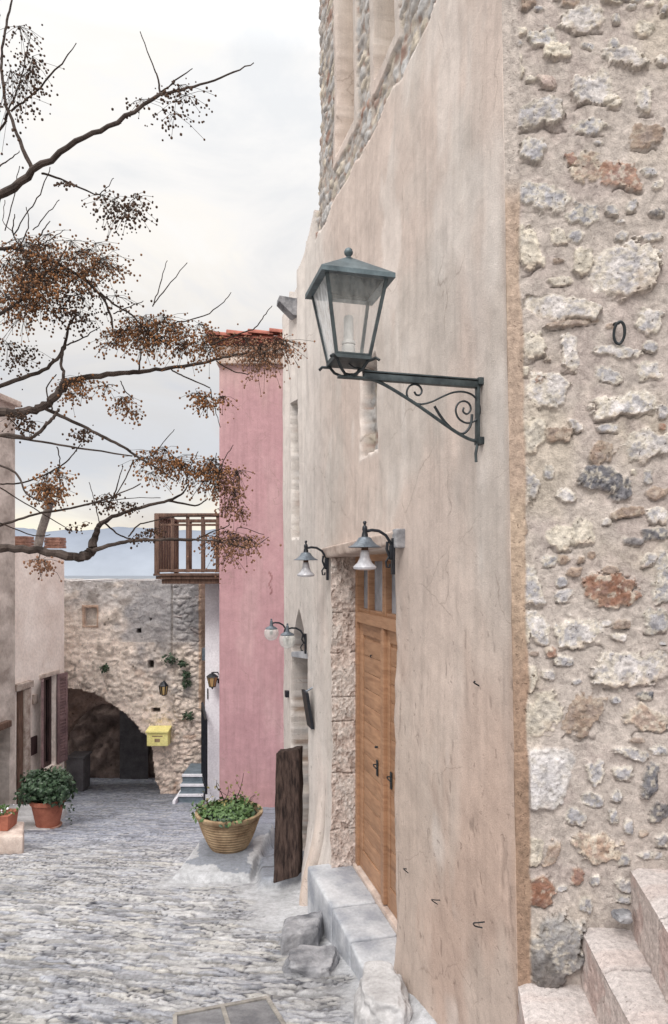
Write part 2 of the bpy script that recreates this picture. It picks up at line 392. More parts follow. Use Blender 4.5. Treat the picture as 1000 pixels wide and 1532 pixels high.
# ------------------------------------------------------------------ street (one sheet with its paving stones as relief)
def street():
    n, m = 640, 600
    yy = np.concatenate([np.linspace(-1.5, 1.9, 30, endpoint=False), 1.9*np.exp(np.linspace(0, math.log(17.5/1.9), n-30))])
    s = np.linspace(0, 1, m)
    Yb = np.repeat(yy[:, None], m, 1); L = -(.56*np.abs(Yb)+1.2); Rr = np.minimum(.3*np.abs(Yb)+1.1, 2.0)
    X = L+(Rr-L)*s[None, :]; Y = Yb
    # stones: elongated, rows slightly skewed
    wx = X+.05*(fbm(X*3, Y*3, 3, 5)-.5); wy = Y+.10*(fbm(X*2+9, Y*2, 3, 8)-.5)
    ca, sa = math.cos(-.20), math.sin(-.20)
    a = (wx*ca+wy*sa); b = (-wx*sa+wy*ca)
    f1, f2, idv, dx, dy = worley(a/.26+.8*(fbm(X*9, Y*9, 2, 201)-.5), b/.052+1.0*(fbm(X*7, Y*8, 3, 202)-.5), 3, .95)
    edge = f2-f1
    f1b, f2b, idb, dxb, dyb = worley(a/.10+7+.8*(fbm(X*11, Y*11, 2, 203)-.5), b/.034+.8*(fbm(X*11, Y*11, 3, 204)-.5), 31, .95); eb = f2b-f1b
    small = sstep(.38, .52, fbm(X*1.3, Y*1.3, 3, 77))
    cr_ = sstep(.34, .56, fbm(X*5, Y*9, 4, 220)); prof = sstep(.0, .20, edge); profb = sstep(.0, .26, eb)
    tilt = (idv-.5)*1.2*dx*.03+((idv*7.3) % 1-.2)*dy*.035
    hgt = prof*(.006+.018*((idv*13.7) % 1))+tilt*prof*1.5-.014*sstep(.55, .63, fbm(a*5+5, b*34, 4, 212))
    hb = profb*(.010+.012*idb)
    hgt = hgt*(1-.6*small)+hb*small
    hgt += .016*(fbm(X*16, Y*26, 4, 9)-.5)+.03*(fbm(X*.9, Y*.9, 3, 2)-.5)
    # smooth cement: along the right wall and around the plant ledge
    tt = (X-W0.x)*U.x+(Y-W0.y)*U.y; dist = (X-W0.x)*NO.x+(Y-W0.y)*NO.y
    nz = fbm(X*4, Y*4, 4, 44)-.5
    cem = 1-sstep(.22, .42, dist+.5*nz-.16*sstep(-.2, .8, tt)*(1-sstep(1.2, 1.8, tt)))
    cem = np.where(tt > 1.9, 0, cem)
    cem = np.maximum(cem, (1-sstep(.0, .5, np.hypot((X+.27)/.42, (Y-5.5)/.6)-.75+.8*nz)))
    # ledge under the planter
    lx, ly = -1.08, 7.0
    q = np.maximum(np.abs(X-lx-.10*(Y-ly))/.36, np.abs(Y-ly)/.66)+.12*nz
    led = 1-sstep(.92, 1.07, q)
    ring = 1-sstep(1.0, 1.55, q+.8*nz)
    cem = np.maximum(cem, ring)
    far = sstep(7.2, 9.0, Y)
    Z = gz(X, Y)+.52*hgt*(1-.85*cem)*(1-.35*far)
    Z += cem*.012*(fbm(X*9, Y*9, 3, 50)) + .10*np.exp(-np.maximum(dist, 0)/.12)*(dist > -.2)*(tt < 1.9)*(.5+vn(tt*3, dist*0, 6))
    ltop = -2.86+.012*fbm(X*8, Y*8, 3, 61)
    Z = np.where(led > 0, Z*(1-led)+np.maximum(ltop, Z)*led, Z)
    # raised slate walk between ledge and wall
    walk = (1-sstep(.0, .07, np.abs(X+.46+.12*(Y-7.2))-.30))*sstep(6.0, 6.1, Y)*(1-sstep(10.6, 10.8, Y))
    Z += .10*walk*(1-led)
    # colours
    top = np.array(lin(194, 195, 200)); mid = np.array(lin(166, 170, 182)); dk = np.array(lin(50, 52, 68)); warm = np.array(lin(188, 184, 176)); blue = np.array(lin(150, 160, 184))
    def L3(a_, b_, t_): return a_*(1-t_[..., None])+b_*t_[..., None]
    base = L3(L3(mid, top, np.clip((idv*3.1) % 1, 0, 1)), warm, np.clip(((idv*9.7) % 1)*1.3-.55, 0, .8)*(1-far))
    base = L3(base, blue, .6*far)  # cooler light of the far paving put into its colour
    base = L3(base, base*.72, ((idv*23.3) % 1 < .2).astype(float))
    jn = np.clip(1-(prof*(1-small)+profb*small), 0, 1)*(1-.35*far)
    base = L3(base, np.broadcast_to(dk, base.shape), jn*(.20+.80*cr_))  # dark joints, with crevice shade between stones painted into the colour
    base = L3(base, np.array(lin(216, 214, 212)), sstep(.56, .70, fbm(a*5, b*32, 4, 211))*.5)
    base = L3(base, base*.55, sstep(.55, .63, fbm(a*5+5, b*34, 4, 212))*.75)
    base = L3(base, base*1.18, sstep(.0, .35, dy)*.6*prof)  # far side of each stone lightened, a highlight painted into the colour
    pat = sstep(.55, .75, fbm(X*.8+3, Y*.5, 4, 91))
    base = L3(base, base*.80, pat)
    cc = np.broadcast_to(np.array(lin(198, 200, 206)), base.shape)
    base = L3(base, cc*(.62+.60*fbm(X*5, Y*5, 5, 15))[..., None], np.clip(cem, 0, 1))
    slate = np.array(lin(132, 140, 156)); ontop = (led > .9)&(q+.9*nz < .85)
    base = L3(base, np.broadcast_to(slate, base.shape), ontop.astype(float)*.8)
    jw = (np.abs(((Y*2.3+.3*vn(Y*1, X*0, 3)) % 1)-.5) > .45).astype(float)
    base = L3(base, slate*(.8+.3*((np.floor(Y*2.3)*.37) % 1))[..., None], walk*(1-led)*.85)
    base = L3(base, base*.45, walk*(1-led)*jw)
    # dry patch at the left edge
    al = np.where(cem > .5, .25, .8)
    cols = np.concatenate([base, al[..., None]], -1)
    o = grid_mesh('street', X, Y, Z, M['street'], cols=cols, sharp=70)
    tag(o, kind='structure')
street()

# wide land below everything, sea, hills
def coarse_land():
    o = MB().poly([(-60, -40, -2.6), (60, -40, -2.6), (60, 3, -2.6), (-60, 3, -2.6)])
    o.add([(-60, 3, -2.6), (60, 3, -2.6), (60, 15, -4.9), (-60, 15, -4.9)], [(0, 1, 2, 3)])
    o.add([(-60, 15, -4.9), (60, 15, -4.9), (60, 60, -14), (-60, 60, -14)], [(0, 1, 2, 3)])
    o.add([(-60, 60, -14), (60, 60, -14), (60, 130, -31), (-60, 130, -31)], [(0, 1, 2, 3)])
    tag(o.build('ground', M['gravelly']), kind='structure')
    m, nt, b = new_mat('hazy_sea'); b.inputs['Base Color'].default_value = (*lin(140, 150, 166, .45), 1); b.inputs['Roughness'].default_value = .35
    bump(nt, b, noise(nt, coords(nt, (1, 1, 1)), .05, 6), 1.0, .3)
    s = MB().poly([(-9000, 60, -30), (9000, 60, -30), (9000, 9000, -30), (-9000, 9000, -30)])
    tag(s.build('sea', m, smooth=False), kind='structure')
    # hills across the bay
    m, nt, b = new_mat('distant_hills')
    pz = nt.nodes.new('ShaderNodeTexCoord'); sp = nt.nodes.new('ShaderNodeSeparateXYZ'); nt.links.new(pz.outputs['Object'], sp.inputs[0])
    mr = nt.nodes.new('ShaderNodeMapRange'); mr.inputs[1].default_value = -30; mr.inputs[2].default_value = 200; nt.links.new(sp.outputs['Z'], mr.inputs[0])
    n = noise(nt, coords(nt), .01, 6)
    c = ramp(nt, mr.outputs[0], [(0, lin(168, 178, 194, .7)), (.6, lin(146, 156, 174, .7)), (1, lin(134, 144, 162, .7))])  # haze painted into the hill colour, paler towards the foot
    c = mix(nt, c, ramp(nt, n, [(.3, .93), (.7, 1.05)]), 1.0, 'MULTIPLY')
    nt.links.new(c, b.inputs['Base Color']); b.inputs['Roughness'].default_value = 1; b.inputs['Specular IOR Level'].default_value = 0
    n_ = 260; m_ = 24
    x = np.linspace(-3400, 2600, n_); k = np.linspace(0, 1, m_)
    Xg = np.repeat(x[:, None], m_, 1); ridge = 176+55*(fbm(x/420., x*0, 5, 12)-.5)-.012*(x+1200)
    Zg = -30+(ridge[:, None]+30)*np.sin(k[None, :]*math.pi/2)**.8+26*(fbm(Xg/90., k[None, :]*6+Xg*0, 4, 4)-.5)*k[None, :]
    Yg = 2700+500*k[None, :]+Xg*0
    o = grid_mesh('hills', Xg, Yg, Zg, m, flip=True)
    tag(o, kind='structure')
coarse_land()

# ------------------------------------------------------------------ the stone-and-plaster house on the right
C0 = Vector((W0+U*TC)); V = Vector((.995, -.0995, 0)); NE = Vector((-.0995, -.995, 0))
house = thing('stone_house', (C0.x, C0.y, gzf(0, C0.y)), 'tall old house on the right with beige plaster street wall and rubble stone end wall', 'house')

T2 = 2.105
def street_wall():
    st = .0135
    ts = np.arange(TC, T2+.001, st); zs = np.arange(-3.6, 5.2, st)
    T, Z = np.meshgrid(ts, zs, indexing='ij')
    ztop = np.where(T < .56, 9, 3.07-.323*(T-.555)+.05*np.sin(T*19)+.05*(vn(T*9, T*0, 3)-.5))
    H = .05*(fbm(T*.9, Z*.7, 3, 21)-.5)+.022*(fbm(T*3, Z*2.2, 3, 22)-.5)+.005*(fbm(T*14, Z*10, 3, 23)-.5)
    H += .022*np.sin(T*16+.6*np.sin(Z*1.3))*sstep(.5, 1.2, T)*sstep(.2, 2.4, Z)         # ribbed plaster at the far end
    tan = np.array(lin(202, 180, 166)); rose = np.array(lin(219, 200, 190)); grey = np.array(lin(202, 196, 190)); pale = np.array(lin(234, 226, 221)); brown = np.array(lin(180, 146, 124))
    def L3(a_, b_, t_): return a_*(1-t_[..., None])+b_*t_[..., None]
    n1 = fbm(T*1.6, Z*.9, 5, 31); n2 = fbm(T*2.4+5, Z*1.1, 4, 37)
    c = L3(np.broadcast_to(rose, T.shape+(3,)), grey, sstep(.42, .62, n1)*.55)
    low = sstep(.4, -1.6, Z+.8*(n2-.5))*sstep(.1, -1.0, T)
    c = L3(c, tan, low*.8); c = L3(c, np.array(lin(196, 160, 142)), sstep(.5, .66, fbm(T*2+8, Z*.8, 4, 39))*low*.5)
    c = L3(c, pale, sstep(-.3, .8, T+.5*(n2-.5))*.75)
    c = L3(c, pale, sstep(.56, .7, n2)*.45)
    # brown arris along the near corner
    c = L3(c, brown, (1-sstep(.0, .05, T-TC))*.35*sstep(.5, 0, Z-1.2))
    al = np.clip(.15+.9*sstep(.5, -.8, Z)*sstep(.45, .65, fbm(T*2.5, Z*2, 3, 70)+.15), 0, 1)
    # vertical hair cracks and chipped spots in the lower near part
    ck = fbm(T*26, Z*3.5, 4, 81); cm = sstep(.68, .76, ck)*low*sstep(.5, .62, fbm(T*2.2+3, Z*1.3, 3, 85))
    H -= .006*cm; c = L3(c, c*.7, cm)
    ck2 = fbm(T*40+3, Z*9, 3, 82); cm2 = sstep(.77, .83, ck2)*sstep(.6, -.6, Z)*.7; H -= .005*cm2; c = L3(c, c*.5, cm2)
    # exposed rubble above the plaster
    rz = 2.74+.05*(fbm(T*4, Z*4, 3, 40)-.5)*2
    rub = ((Z > rz)&(T < .62)).astype(float)
    rub2 = sstep(.0, .3, T-.56-.5*(Z-2.55)+.3*(fbm(T*5, Z*5, 3, 41)-.5))*0
    f1, f2, idv, dx, dy = worley(T/.15+1.6*fbm(T*5, Z*5, 3, 4), Z/.085+1.3*fbm(T*5+4, Z*6, 3, 14), 51, .95)
    f1b, f2b, idb, _, _ = worley(T/.07, Z/.045+.3, 57, .95)
    sm = (h2(np.floor(T/.16), np.floor(Z/.085), 5) > 2)
    sp = sstep(.08, .32, f2-f1)*(1-sstep(.42, .62, f1)); spb = sstep(.1, .35, f2b-f1b)*(1-sstep(.4, .6, f1b))*.6
    hh = sp*(.004+.014*((idv*7.1) % 1))+spb*.006*(1-sp)+.02*(fbm(T*30, Z*30, 3, 15)-.5)
    mort = np.array(lin(188, 176, 166)); s1 = np.array(lin(196, 196, 198)); s2 = np.array(lin(212, 200, 182)); s3 = np.array(lin(168, 124, 108)); s4 = np.array(lin(158, 156, 158))
    k = (idv*11.3) % 1
    scol = np.where((k < .5)[..., None], s1, np.where((k < .78)[..., None], s2, np.where((k < .88)[..., None], s3, s4)))*(.85+.3*((idv*5.3) % 1))[..., None]
    rc = L3(np.broadcast_to(mort, T.shape+(3,)), scol, np.clip(sp, 0, 1)*(.6+.4*((idv*3.9) % 1))); rc = rc*(.72+.5*fbm(T*22, Z*26, 4, 16))[..., None]
    k2 = (idb*3.3) % 1
    rc = L3(rc, np.where((k2 < .25)[..., None], s3, s1*.9), spb*(1-sp)*.9)
    # pale surrounds of the two upper windows
    def win(t0, t1, z0, z1, pad, e=.02):
        d = np.maximum(np.maximum(t0-T, T-t1), np.maximum(z0-Z, Z-z1))+e*(fbm(T*9, Z*9, 3, int(t0*100)+200)-.5)*2
        return d
    ws = [(wt(527), wt(503), 3.08, 4.75), (wt(585), wt(555), 3.06, 4.75)]
    dsur = np.minimum(win(*ws[0], 0), win(*ws[1], 0)); 
    sur = ((dsur < .085)).astype(float)
    c = L3(c, rc, rub*(1-sur)); H += hh*rub*(1-sur)-.03*rub+.02*rub*sur
    al = np.where(rub*(1-sur) > .5, .9, al)
    for (t0, t1, z0, z1) in ws:
        inn = sstep(.004, -.012, win(t0, t1, z0, z1, 0, .008)); H -= .20*inn; c = L3(c, np.array(lin(196, 178, 162)), inn*.85)
    # blocked slits lower down
    for (pa, pb, z0, z1, dep) in ((562, 538, .735, 1.32, .09), (449, 438, .29, 1.62, .16)):
        d = win(wt(pa), wt(pb), z0, z1, 0, .02); inn = sstep(.006, -.014, d); H -= dep*inn
        c = L3(c, rc*.88, inn); H += hh*inn*.8
        al = np.where(inn > .5, .9, al)
        lip = (1-sstep(.0, .03, np.abs(d-.01)))*(d > 0); c = L3(c, pale, lip*.5)
    # main door recess
    def recess(t0, t1, z0, z1, dep, e):
        d = win(t0, t1, z0, z1, 0, e); return sstep(.006, -.010, d)*dep, d
    r1, d1 = recess(wt(586), wt(499), -2.60, .10, .30, .008)
    H -= r1
    jam = sstep(.02, .06, r1); rough = np.array(lin(188, 164, 146))
    c = L3(c, rough*(.8+.35*fbm(T*20, Z*14, 4, 66))[..., None], jam)
    chip = (1-sstep(.0, .07, d1+.10*(fbm(T*8, Z*6, 4, 67)-.4)))*(d1 > 0)
    c = L3(c, np.array(lin(202, 184, 172)), chip*.7); H -= .012*chip
    # second doorway with a pointed head
    t0, t1 = wt(462), wt(437); tm = (t0+t1)/2
    head = -.40-1.25*np.abs(T-tm)**1.25
    d2 = np.maximum(np.maximum(t0-T, T-t1), Z-head)+.02*(fbm(T*10, Z*10, 3, 68)-.5)
    r2 = sstep(.006, -.010, d2)*.30; H -= r2
    c = L3(c, L3(np.broadcast_to(rough, T.shape+(3,)), rc*.8, sstep(.4, .6, fbm(T*5, Z*5, 3, 19))), sstep(.02, .06, r2))
    # foot of the wall spreads
    foot = sstep(-2.05, -2.75, Z)*(1-jam)
    H += foot*.07*(.6+.8*vn(T*4, T*0, 9))*(d1 > .02)
    root = np.exp(-((T-.42)/.13)**2)*sstep(-1.7, -2.7, Z); H += .12*root
    gr = np.exp(-((T-.30)/.02)**2)*sstep(-1.6, -1.8, Z); H -= .05*gr; c = L3(c, np.array(lin(196, 166, 144)), np.clip(root*.7, 0, 1)); c = L3(c, c*.4, gr*.8)
    # the arris leans a little
    lean = -.0163*Z*(1-sstep(0, .9, T-TC))
    X = W0.x+U.x*T+NO.x*H+lean; Y = W0.y+U.y*T+NO.y*H
    zc = .5*(Z[:-1, :-1]+Z[1:, 1:]); keep = zc < .5*(ztop[:-1, :-1]+ztop[1:, 1:])
    cols = np.concatenate([np.clip(c, 0, 1), al[..., None]], -1)
    grid_mesh('plaster_wall', X, Y, Z, M['plaster'], house, keep=keep, cols=cols, skirt=(-NO*.75)[:], flip=False, sharp=75)
street_wall()

# rubble gable end, stones laid after the photograph
SA = [(440,90,190,120,'w'),(580,95,35,45,'g'),(700,140,90,80,'y'),(570,10,130,34,'y'),(650,35,50,25,'g'),(785,60,34,50,'w'),(90,130,50,40,'g'),(160,150,80,44,'y'),(250,180,130,110,'g'),(330,235,110,80,'y'),(620,270,170,125,'w'),(565,210,70,70,'g'),(780,280,50,60,'w'),(130,310,90,120,'y'),(200,365,60,34,'y'),(270,380,90,60,'p'),(480,410,220,140,'w'),(560,465,70,60,'y'),(700,455,90,140,'w'),(225,525,270,150,'g'),(465,580,170,84,'g'),(710,630,140,120,'b'),(200,690,150,110,'g'),(385,735,60,64,'r'),(450,760,170,140,'x'),(600,810,160,140,'r'),(720,790,60,50,'g'),(760,855,60,50,'w'),(250,910,280,150,'g'),(430,990,170,100,'g'),(555,970,60,60,'g'),(640,950,60,60,'g'),(760,980,90,40,'d'),(175,1140,120,210,'y'),(320,1085,84,80,'y'),(390,1090,70,70,'g'),(600,1080,60,50,'g'),(740,1090,90,40,'g'),(305,1195,50,30,'b'),(320,1290,110,48,'y'),(620,1230,330,270,'w'),(430,1200,90,130,'y'),(320,1410,400,115,'w'),(710,1470,120,110,'w')]
SB = [(360,12,260,34,'b'),(170,100,140,140,'y'),(345,145,84,160,'w'),(560,140,190,56,'w'),(690,220,110,84,'w'),(690,120,60,50,'g'),(520,235,124,74,'g'),(240,300,180,180,'w'),(215,262,60,44,'r'),(140,230,50,60,'y'),(580,370,300,115,'w'),(750,400,40,60,'w'),(365,465,50,84,'w'),(510,475,90,45,'g'),(170,510,120,170,'y'),(290,500,120,84,'b'),(475,575,120,104,'b'),(680,545,230,135,'w'),(745,470,40,30,'r'),(240,665,50,64,'g'),(140,730,120,180,'w'),(470,700,200,115,'d'),(560,740,100,115,'d'),(330,770,90,60,'w'),(680,680,38,70,'g'),(615,670,30,30,'y'),(715,760,110,60,'b'),(720,860,90,74,'w'),(590,850,130,50,'b'),(490,885,45,32,'w'),(290,950,170,115,'y'),(390,930,120,130,'y'),(125,905,56,84,'b'),(610,975,120,48,'d'),(710,945,110,58,'d'),(240,1055,70,58,'g'),(305,1050,60,44,'b'),(380,1050,38,32,'b'),(675,1055,60,70,'w'),(350,1110,64,48,'b'),(155,1165,115,205,'w'),(745,1130,90,210,'g'),(295,1155,50,50,'g'),(305,1210,74,64,'g'),(520,1180,260,150,'r'),(510,1095,80,42,'b'),(190,1365,115,124,'w'),(130,1380,50,110,'y'),(360,1370,210,155,'w'),(555,1340,84,44,'b'),(545,1395,70,38,'w'),(710,1330,130,110,'g'),(240,1465,60,50,'r'),(300,1495,80,50,'g')]
SC = [(500,80,60,104,'y'),(620,20,70,44,'g'),(560,65,54,44,'w'),(870,45,270,130,'w'),(660,95,40,24,'g'),(915,145,70,42,'d'),(805,155,40,30,'g'),(545,215,150,160,'y'),(685,215,140,165,'b'),(910,225,150,95,'x'),(880,300,60,22,'b'),(865,350,110,48,'g'),(965,345,60,38,'g'),(730,425,74,94,'g'),(830,415,90,62,'g'),(930,445,60,130,'d'),(720,515,84,54,'g'),(655,580,84,64,'g'),(810,500,40,54,'g'),(790,570,40,60,'g'),(955,565,74,74,'d'),(845,610,34,60,'g'),(500,700,84,104,'y'),(570,695,54,94,'b'),(735,685,170,105,'x'),(970,665,54,60,'g'),(830,730,44,60,'g'),(930,715,120,24,'g'),(660,790,44,60,'r'),(730,800,40,34,'g'),(525,840,110,124,'r'),(835,815,84,52,'w'),(830,865,64,34,'g'),(690,890,54,60,'g')]
ST = [(740+a/3.065, b/3.065, w_/3.065, h_/3.065, k, 1) for a, b, w_, h_, k in SA]+[(740+a/2.946, 480+b/2.946, w_/2.946, h_/2.946, k, 1) for a, b, w_, h_, k in SB]+[(580+a/2.381, 980+b/2.381, w_/2.381, h_/2.381, k, 1) for a, b, w_, h_, k in SC]
ST += [(580+540/2.381, 980+440/2.381, 90, 98, 'W', 2.2), (580+580/2.381, 980+1045/2.381, 84, 112, 'D', 2.6)]
CC = {'w': (222, 216, 216), 'g': (190, 188, 194), 'y': (222, 212, 196), 'r': (160, 108, 84), 'b': (166, 140, 122), 'd': (112, 112, 120), 'p': (196, 172, 164), 'x': (186, 156, 136), 'W': (222, 218, 220), 'D': (150, 152, 158)}
def end_wall():
    s1 = np.arange(0, .66, .0038); s2 = np.arange(.66, 3.2, .016)
    ss = np.concatenate([s1, s2]); zs = np.concatenate([np.arange(-2.5, -1.9, .02), np.arange(-1.9, 2.35, .0038*1.1), np.arange(2.36, 5.2, .02)])
    S, Z = np.meshgrid(ss, zs, indexing='ij')
    x = C0.x+V.x*S; y = C0.y+V.y*S
    px = CX+F*x/y; py = HY-F*Z/y
    H = .010*(fbm(S*5, Z*5, 3, 100)-.5)+.006*(fbm(S*22, Z*22, 4, 101)-.5)
    Hs = np.zeros_like(H)-1; mort = np.array(lin(196, 184, 177)); mort2 = np.array(lin(206, 192, 172))
    def L3(a_, b_, t_): return a_*(1-t_[..., None])+b_*t_[..., None]
    c = L3(np.broadcast_to(mort, S.shape+(3,)), mort2, sstep(.5, .7, fbm(S*3, Z*2, 4, 103))*.5)
    c = L3(c, np.array(lin(180, 164, 160)), sstep(.5, .75, fbm(S*7+4, Z*7, 4, 104))*.6)
    al = np.full(S.shape, .25)
    nA = fbm(px/15., py/15., 4, 110)-.5; nB = fbm(px/5., py/5., 3, 111)-.5; nC = fbm(px/9., py/9., 4, 119)
    stones = list(ST)
    r2 = random.Random(3)
    # more rubble where the photograph does not reach (right of the frame, above it, and down behind the steps)
    yy = -1000
    while yy < 1560:
        hh = r2.uniform(26, 58); xx = 1010 if -20 < yy else 786
        while xx < 2300:
            ww = r2.uniform(28, 100)
            stones.append((xx+ww/2, yy+hh/2+r2.uniform(-6, 6), ww*.86, hh*r2.uniform(.55, .85), r2.choice('wwggyybrdx'), 1)); xx += ww+r2.uniform(4, 20)
        yy += hh+r2.uniform(2, 10)
    # small pinning stones between the big ones
    for _ in range(90):
        a = r2.uniform(785, 1000); b = r2.uniform(-10, 1440)
        if all(abs(a-s[0]) > s[2]*.55+5 or abs(b-s[1]) > s[3]*.55+4 for s in ST): stones.append((a, b, r2.uniform(7, 20), r2.uniform(5, 13), r2.choice('ggwbbyd'), .6))
    for k, (cx, cy, ww, hh, kind, bul) in enumerate(stones):
        i0, i1 = np.searchsorted(px[:, 0], [cx-ww*.8, cx+ww*.8]); 
        sub = py[min(i0, len(ss)-1)]
        j1 = len(zs)-np.searchsorted(sub[::-1], cy-hh*.85); j0 = len(zs)-np.searchsorted(sub[::-1], cy+hh*.85)
        if i1 <= i0 or j1 <= j0: continue
        sl_ = (slice(max(i0-1, 0), i1+1), slice(max(j0-2, 0), j1+2))
        X_ = px[sl_]-cx; Y_ = py[sl_]-cy
        if Y_.size == 0: continue
        rr = random.Random(k*7+1); an = rr.uniform(-.15, .15) if kind not in 'W' else 0
        X_ = X_+(fbm(px[sl_]/26.+k*5, py[sl_]/26., 3, 140)-.5)*min(ww*.5, 30)*(kind != 'W'); Y_ = Y_+(fbm(px[sl_]/24.+9, py[sl_]/24.+k*5, 3, 141)-.5)*min(hh*.55, 26)*(kind != 'W')
        dx = X_*math.cos(an)+Y_*math.sin(an); dy = -X_*math.sin(an)+Y_*math.cos(an)
        pw = rr.uniform(2.0, 3.4) if kind != 'W' else 4.5
        sk = rr.uniform(-.3, .3)
        q = (np.abs((dx+sk*dy)/(ww*.5))**pw+np.abs(dy/(hh*.5))**pw)**(1/pw)
        q = q+(.45*nA[sl_]+.50*nB[sl_])*(1 if kind != 'W' else .35)*min(1, 40/max(ww, hh)+.35)
        m = 1-sstep(.86, 1.0, q)
        rt = rr.uniform(.007, .017)*bul
        top = rt*(1-.15*np.clip(q, 0, 1)**2)+dx*rr.uniform(-.00012, .00012)+dy*rr.uniform(-.0001, .0002)+(np.abs(fbm(px[sl_]/13.+k, py[sl_]/13., 4, 112)-.5)-.12)*-.014*min(bul, 1.3)+(fbm(px[sl_]/4.+k, py[sl_]/4., 3, 113)-.5)*.007-.00012*dx*rr.uniform(-1, 1)*3
        hs = m*top
        cur = Hs[sl_]; Hs[sl_] = np.where(m > .02, np.maximum(cur, hs), cur)
        col = np.array(lin(*CC[kind]))*rr.uniform(.86, 1.1)
        loc = np.broadcast_to(col, m.shape+(3,))
        al2 = np.array(lin(216, 206, 190)); dk2 = col*.55
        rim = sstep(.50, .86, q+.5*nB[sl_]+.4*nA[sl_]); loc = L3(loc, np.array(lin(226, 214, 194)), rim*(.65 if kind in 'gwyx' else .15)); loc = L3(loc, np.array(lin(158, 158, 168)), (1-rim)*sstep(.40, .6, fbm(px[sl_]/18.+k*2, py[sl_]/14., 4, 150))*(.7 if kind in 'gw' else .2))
        loc = L3(loc, al2, sstep(.52, .68, nC[sl_])*(.7 if kind in 'gwxrDd' else .3))
        loc = L3(loc, np.array(lin(60, 62, 74)), (sstep(.0, .35, dy/(hh*.5)+nA[sl_]*1.6)*.85 if kind == 'D' else sstep(.56, .7, fbm(px[sl_]/7.+k*3, py[sl_]/7., 4, 120))*(.75 if kind in 'd' else .22)))
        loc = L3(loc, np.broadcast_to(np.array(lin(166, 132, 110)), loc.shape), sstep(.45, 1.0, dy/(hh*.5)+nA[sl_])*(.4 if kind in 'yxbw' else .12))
        wgt = m**1.3*(hs >= cur-.001)*rr.uniform(.78, 1)
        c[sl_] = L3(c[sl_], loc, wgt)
        al[sl_] = np.where(wgt > .5, rr.uniform(.4, 1), al[sl_])
        # gap of missing mortar under the stone, its shadow painted into the colour
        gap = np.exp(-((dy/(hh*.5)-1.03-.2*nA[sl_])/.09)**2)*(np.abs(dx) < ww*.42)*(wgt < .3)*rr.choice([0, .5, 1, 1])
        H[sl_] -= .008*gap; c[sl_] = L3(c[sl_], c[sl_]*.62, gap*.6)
    H = np.where(Hs > -.5, H+np.maximum(Hs, -.02), H)
    # smooth render strip next to the corner
    edge = .052+.014*(fbm(Z*5, Z*0, 4, 130)-.5)*2+.012*np.clip(Z-1.2, 0, 1)
    str_ = 1-sstep(-.004, .008, S-edge); ztopn = 1-.85*sstep(1.35, 1.6, Z)
    H = H*(1-str_)+(.004*(fbm(S*20, Z*6, 3, 131)-.5)+.003)*str_
    bc = L3(np.broadcast_to(np.array(lin(190, 165, 147)), S.shape+(3,)), np.array(lin(204, 180, 158)), sstep(.4, .6, fbm(S*10, Z*2, 4, 132)))
    bc = L3(bc, np.array(lin(158, 124, 100)), sstep(0.6, -.8, Z)*.75)
    bc = L3(bc, np.broadcast_to(mort, bc.shape), sstep(1.35, 1.5, Z+.02*S))
    c = L3(c, bc, str_); al = np.where(str_ > .5, .5, al)
    lean = -.0163*Z*(1-sstep(0, 1.0, S))
    H0 = H*sstep(0, .03, S)
    X = x+NE.x*H0+lean; Y = y+NE.y*H0
    cols = np.concatenate([np.clip(c, 0, 1), np.clip(al, 0, 1)[..., None]], -1)
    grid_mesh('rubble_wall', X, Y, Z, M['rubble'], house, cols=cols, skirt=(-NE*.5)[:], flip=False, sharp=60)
end_wall()
# solid body behind the skins, so it closes from any side
b_ = MB(); q0 = C0-NO*.5-NE*.4; q1 = W0+U*.5-NO*.70; q2 = q1+Vector((3.2, .8, 0)); q3 = C0+V*3.1-NE*.45
b_.hexa([Vector((p.x, p.y, -4)) for p in (q0, q3, q2, q1)], [Vector((p.x, p.y, 5.15)) for p in (q0, q3, q2, q1)]); b_.build('inner_wall', M['jamb'], house, False)
b_ = MB(); q0 = W0+U*.5-NO*.72; q1 = W0+U*2.09-NO*.72; q2 = q1+Vector((2.5, .6, 0)); q3 = q0+Vector((2.5, .6, 0))
b_.hexa([Vector((p.x, p.y, -4)) for p in (q0, q3, q2, q1)], [Vector((p.x, p.y, 2.5)) for p in (q0, q3, q2, q1)]); b_.build('rear_wall', M['jamb'], house, False)

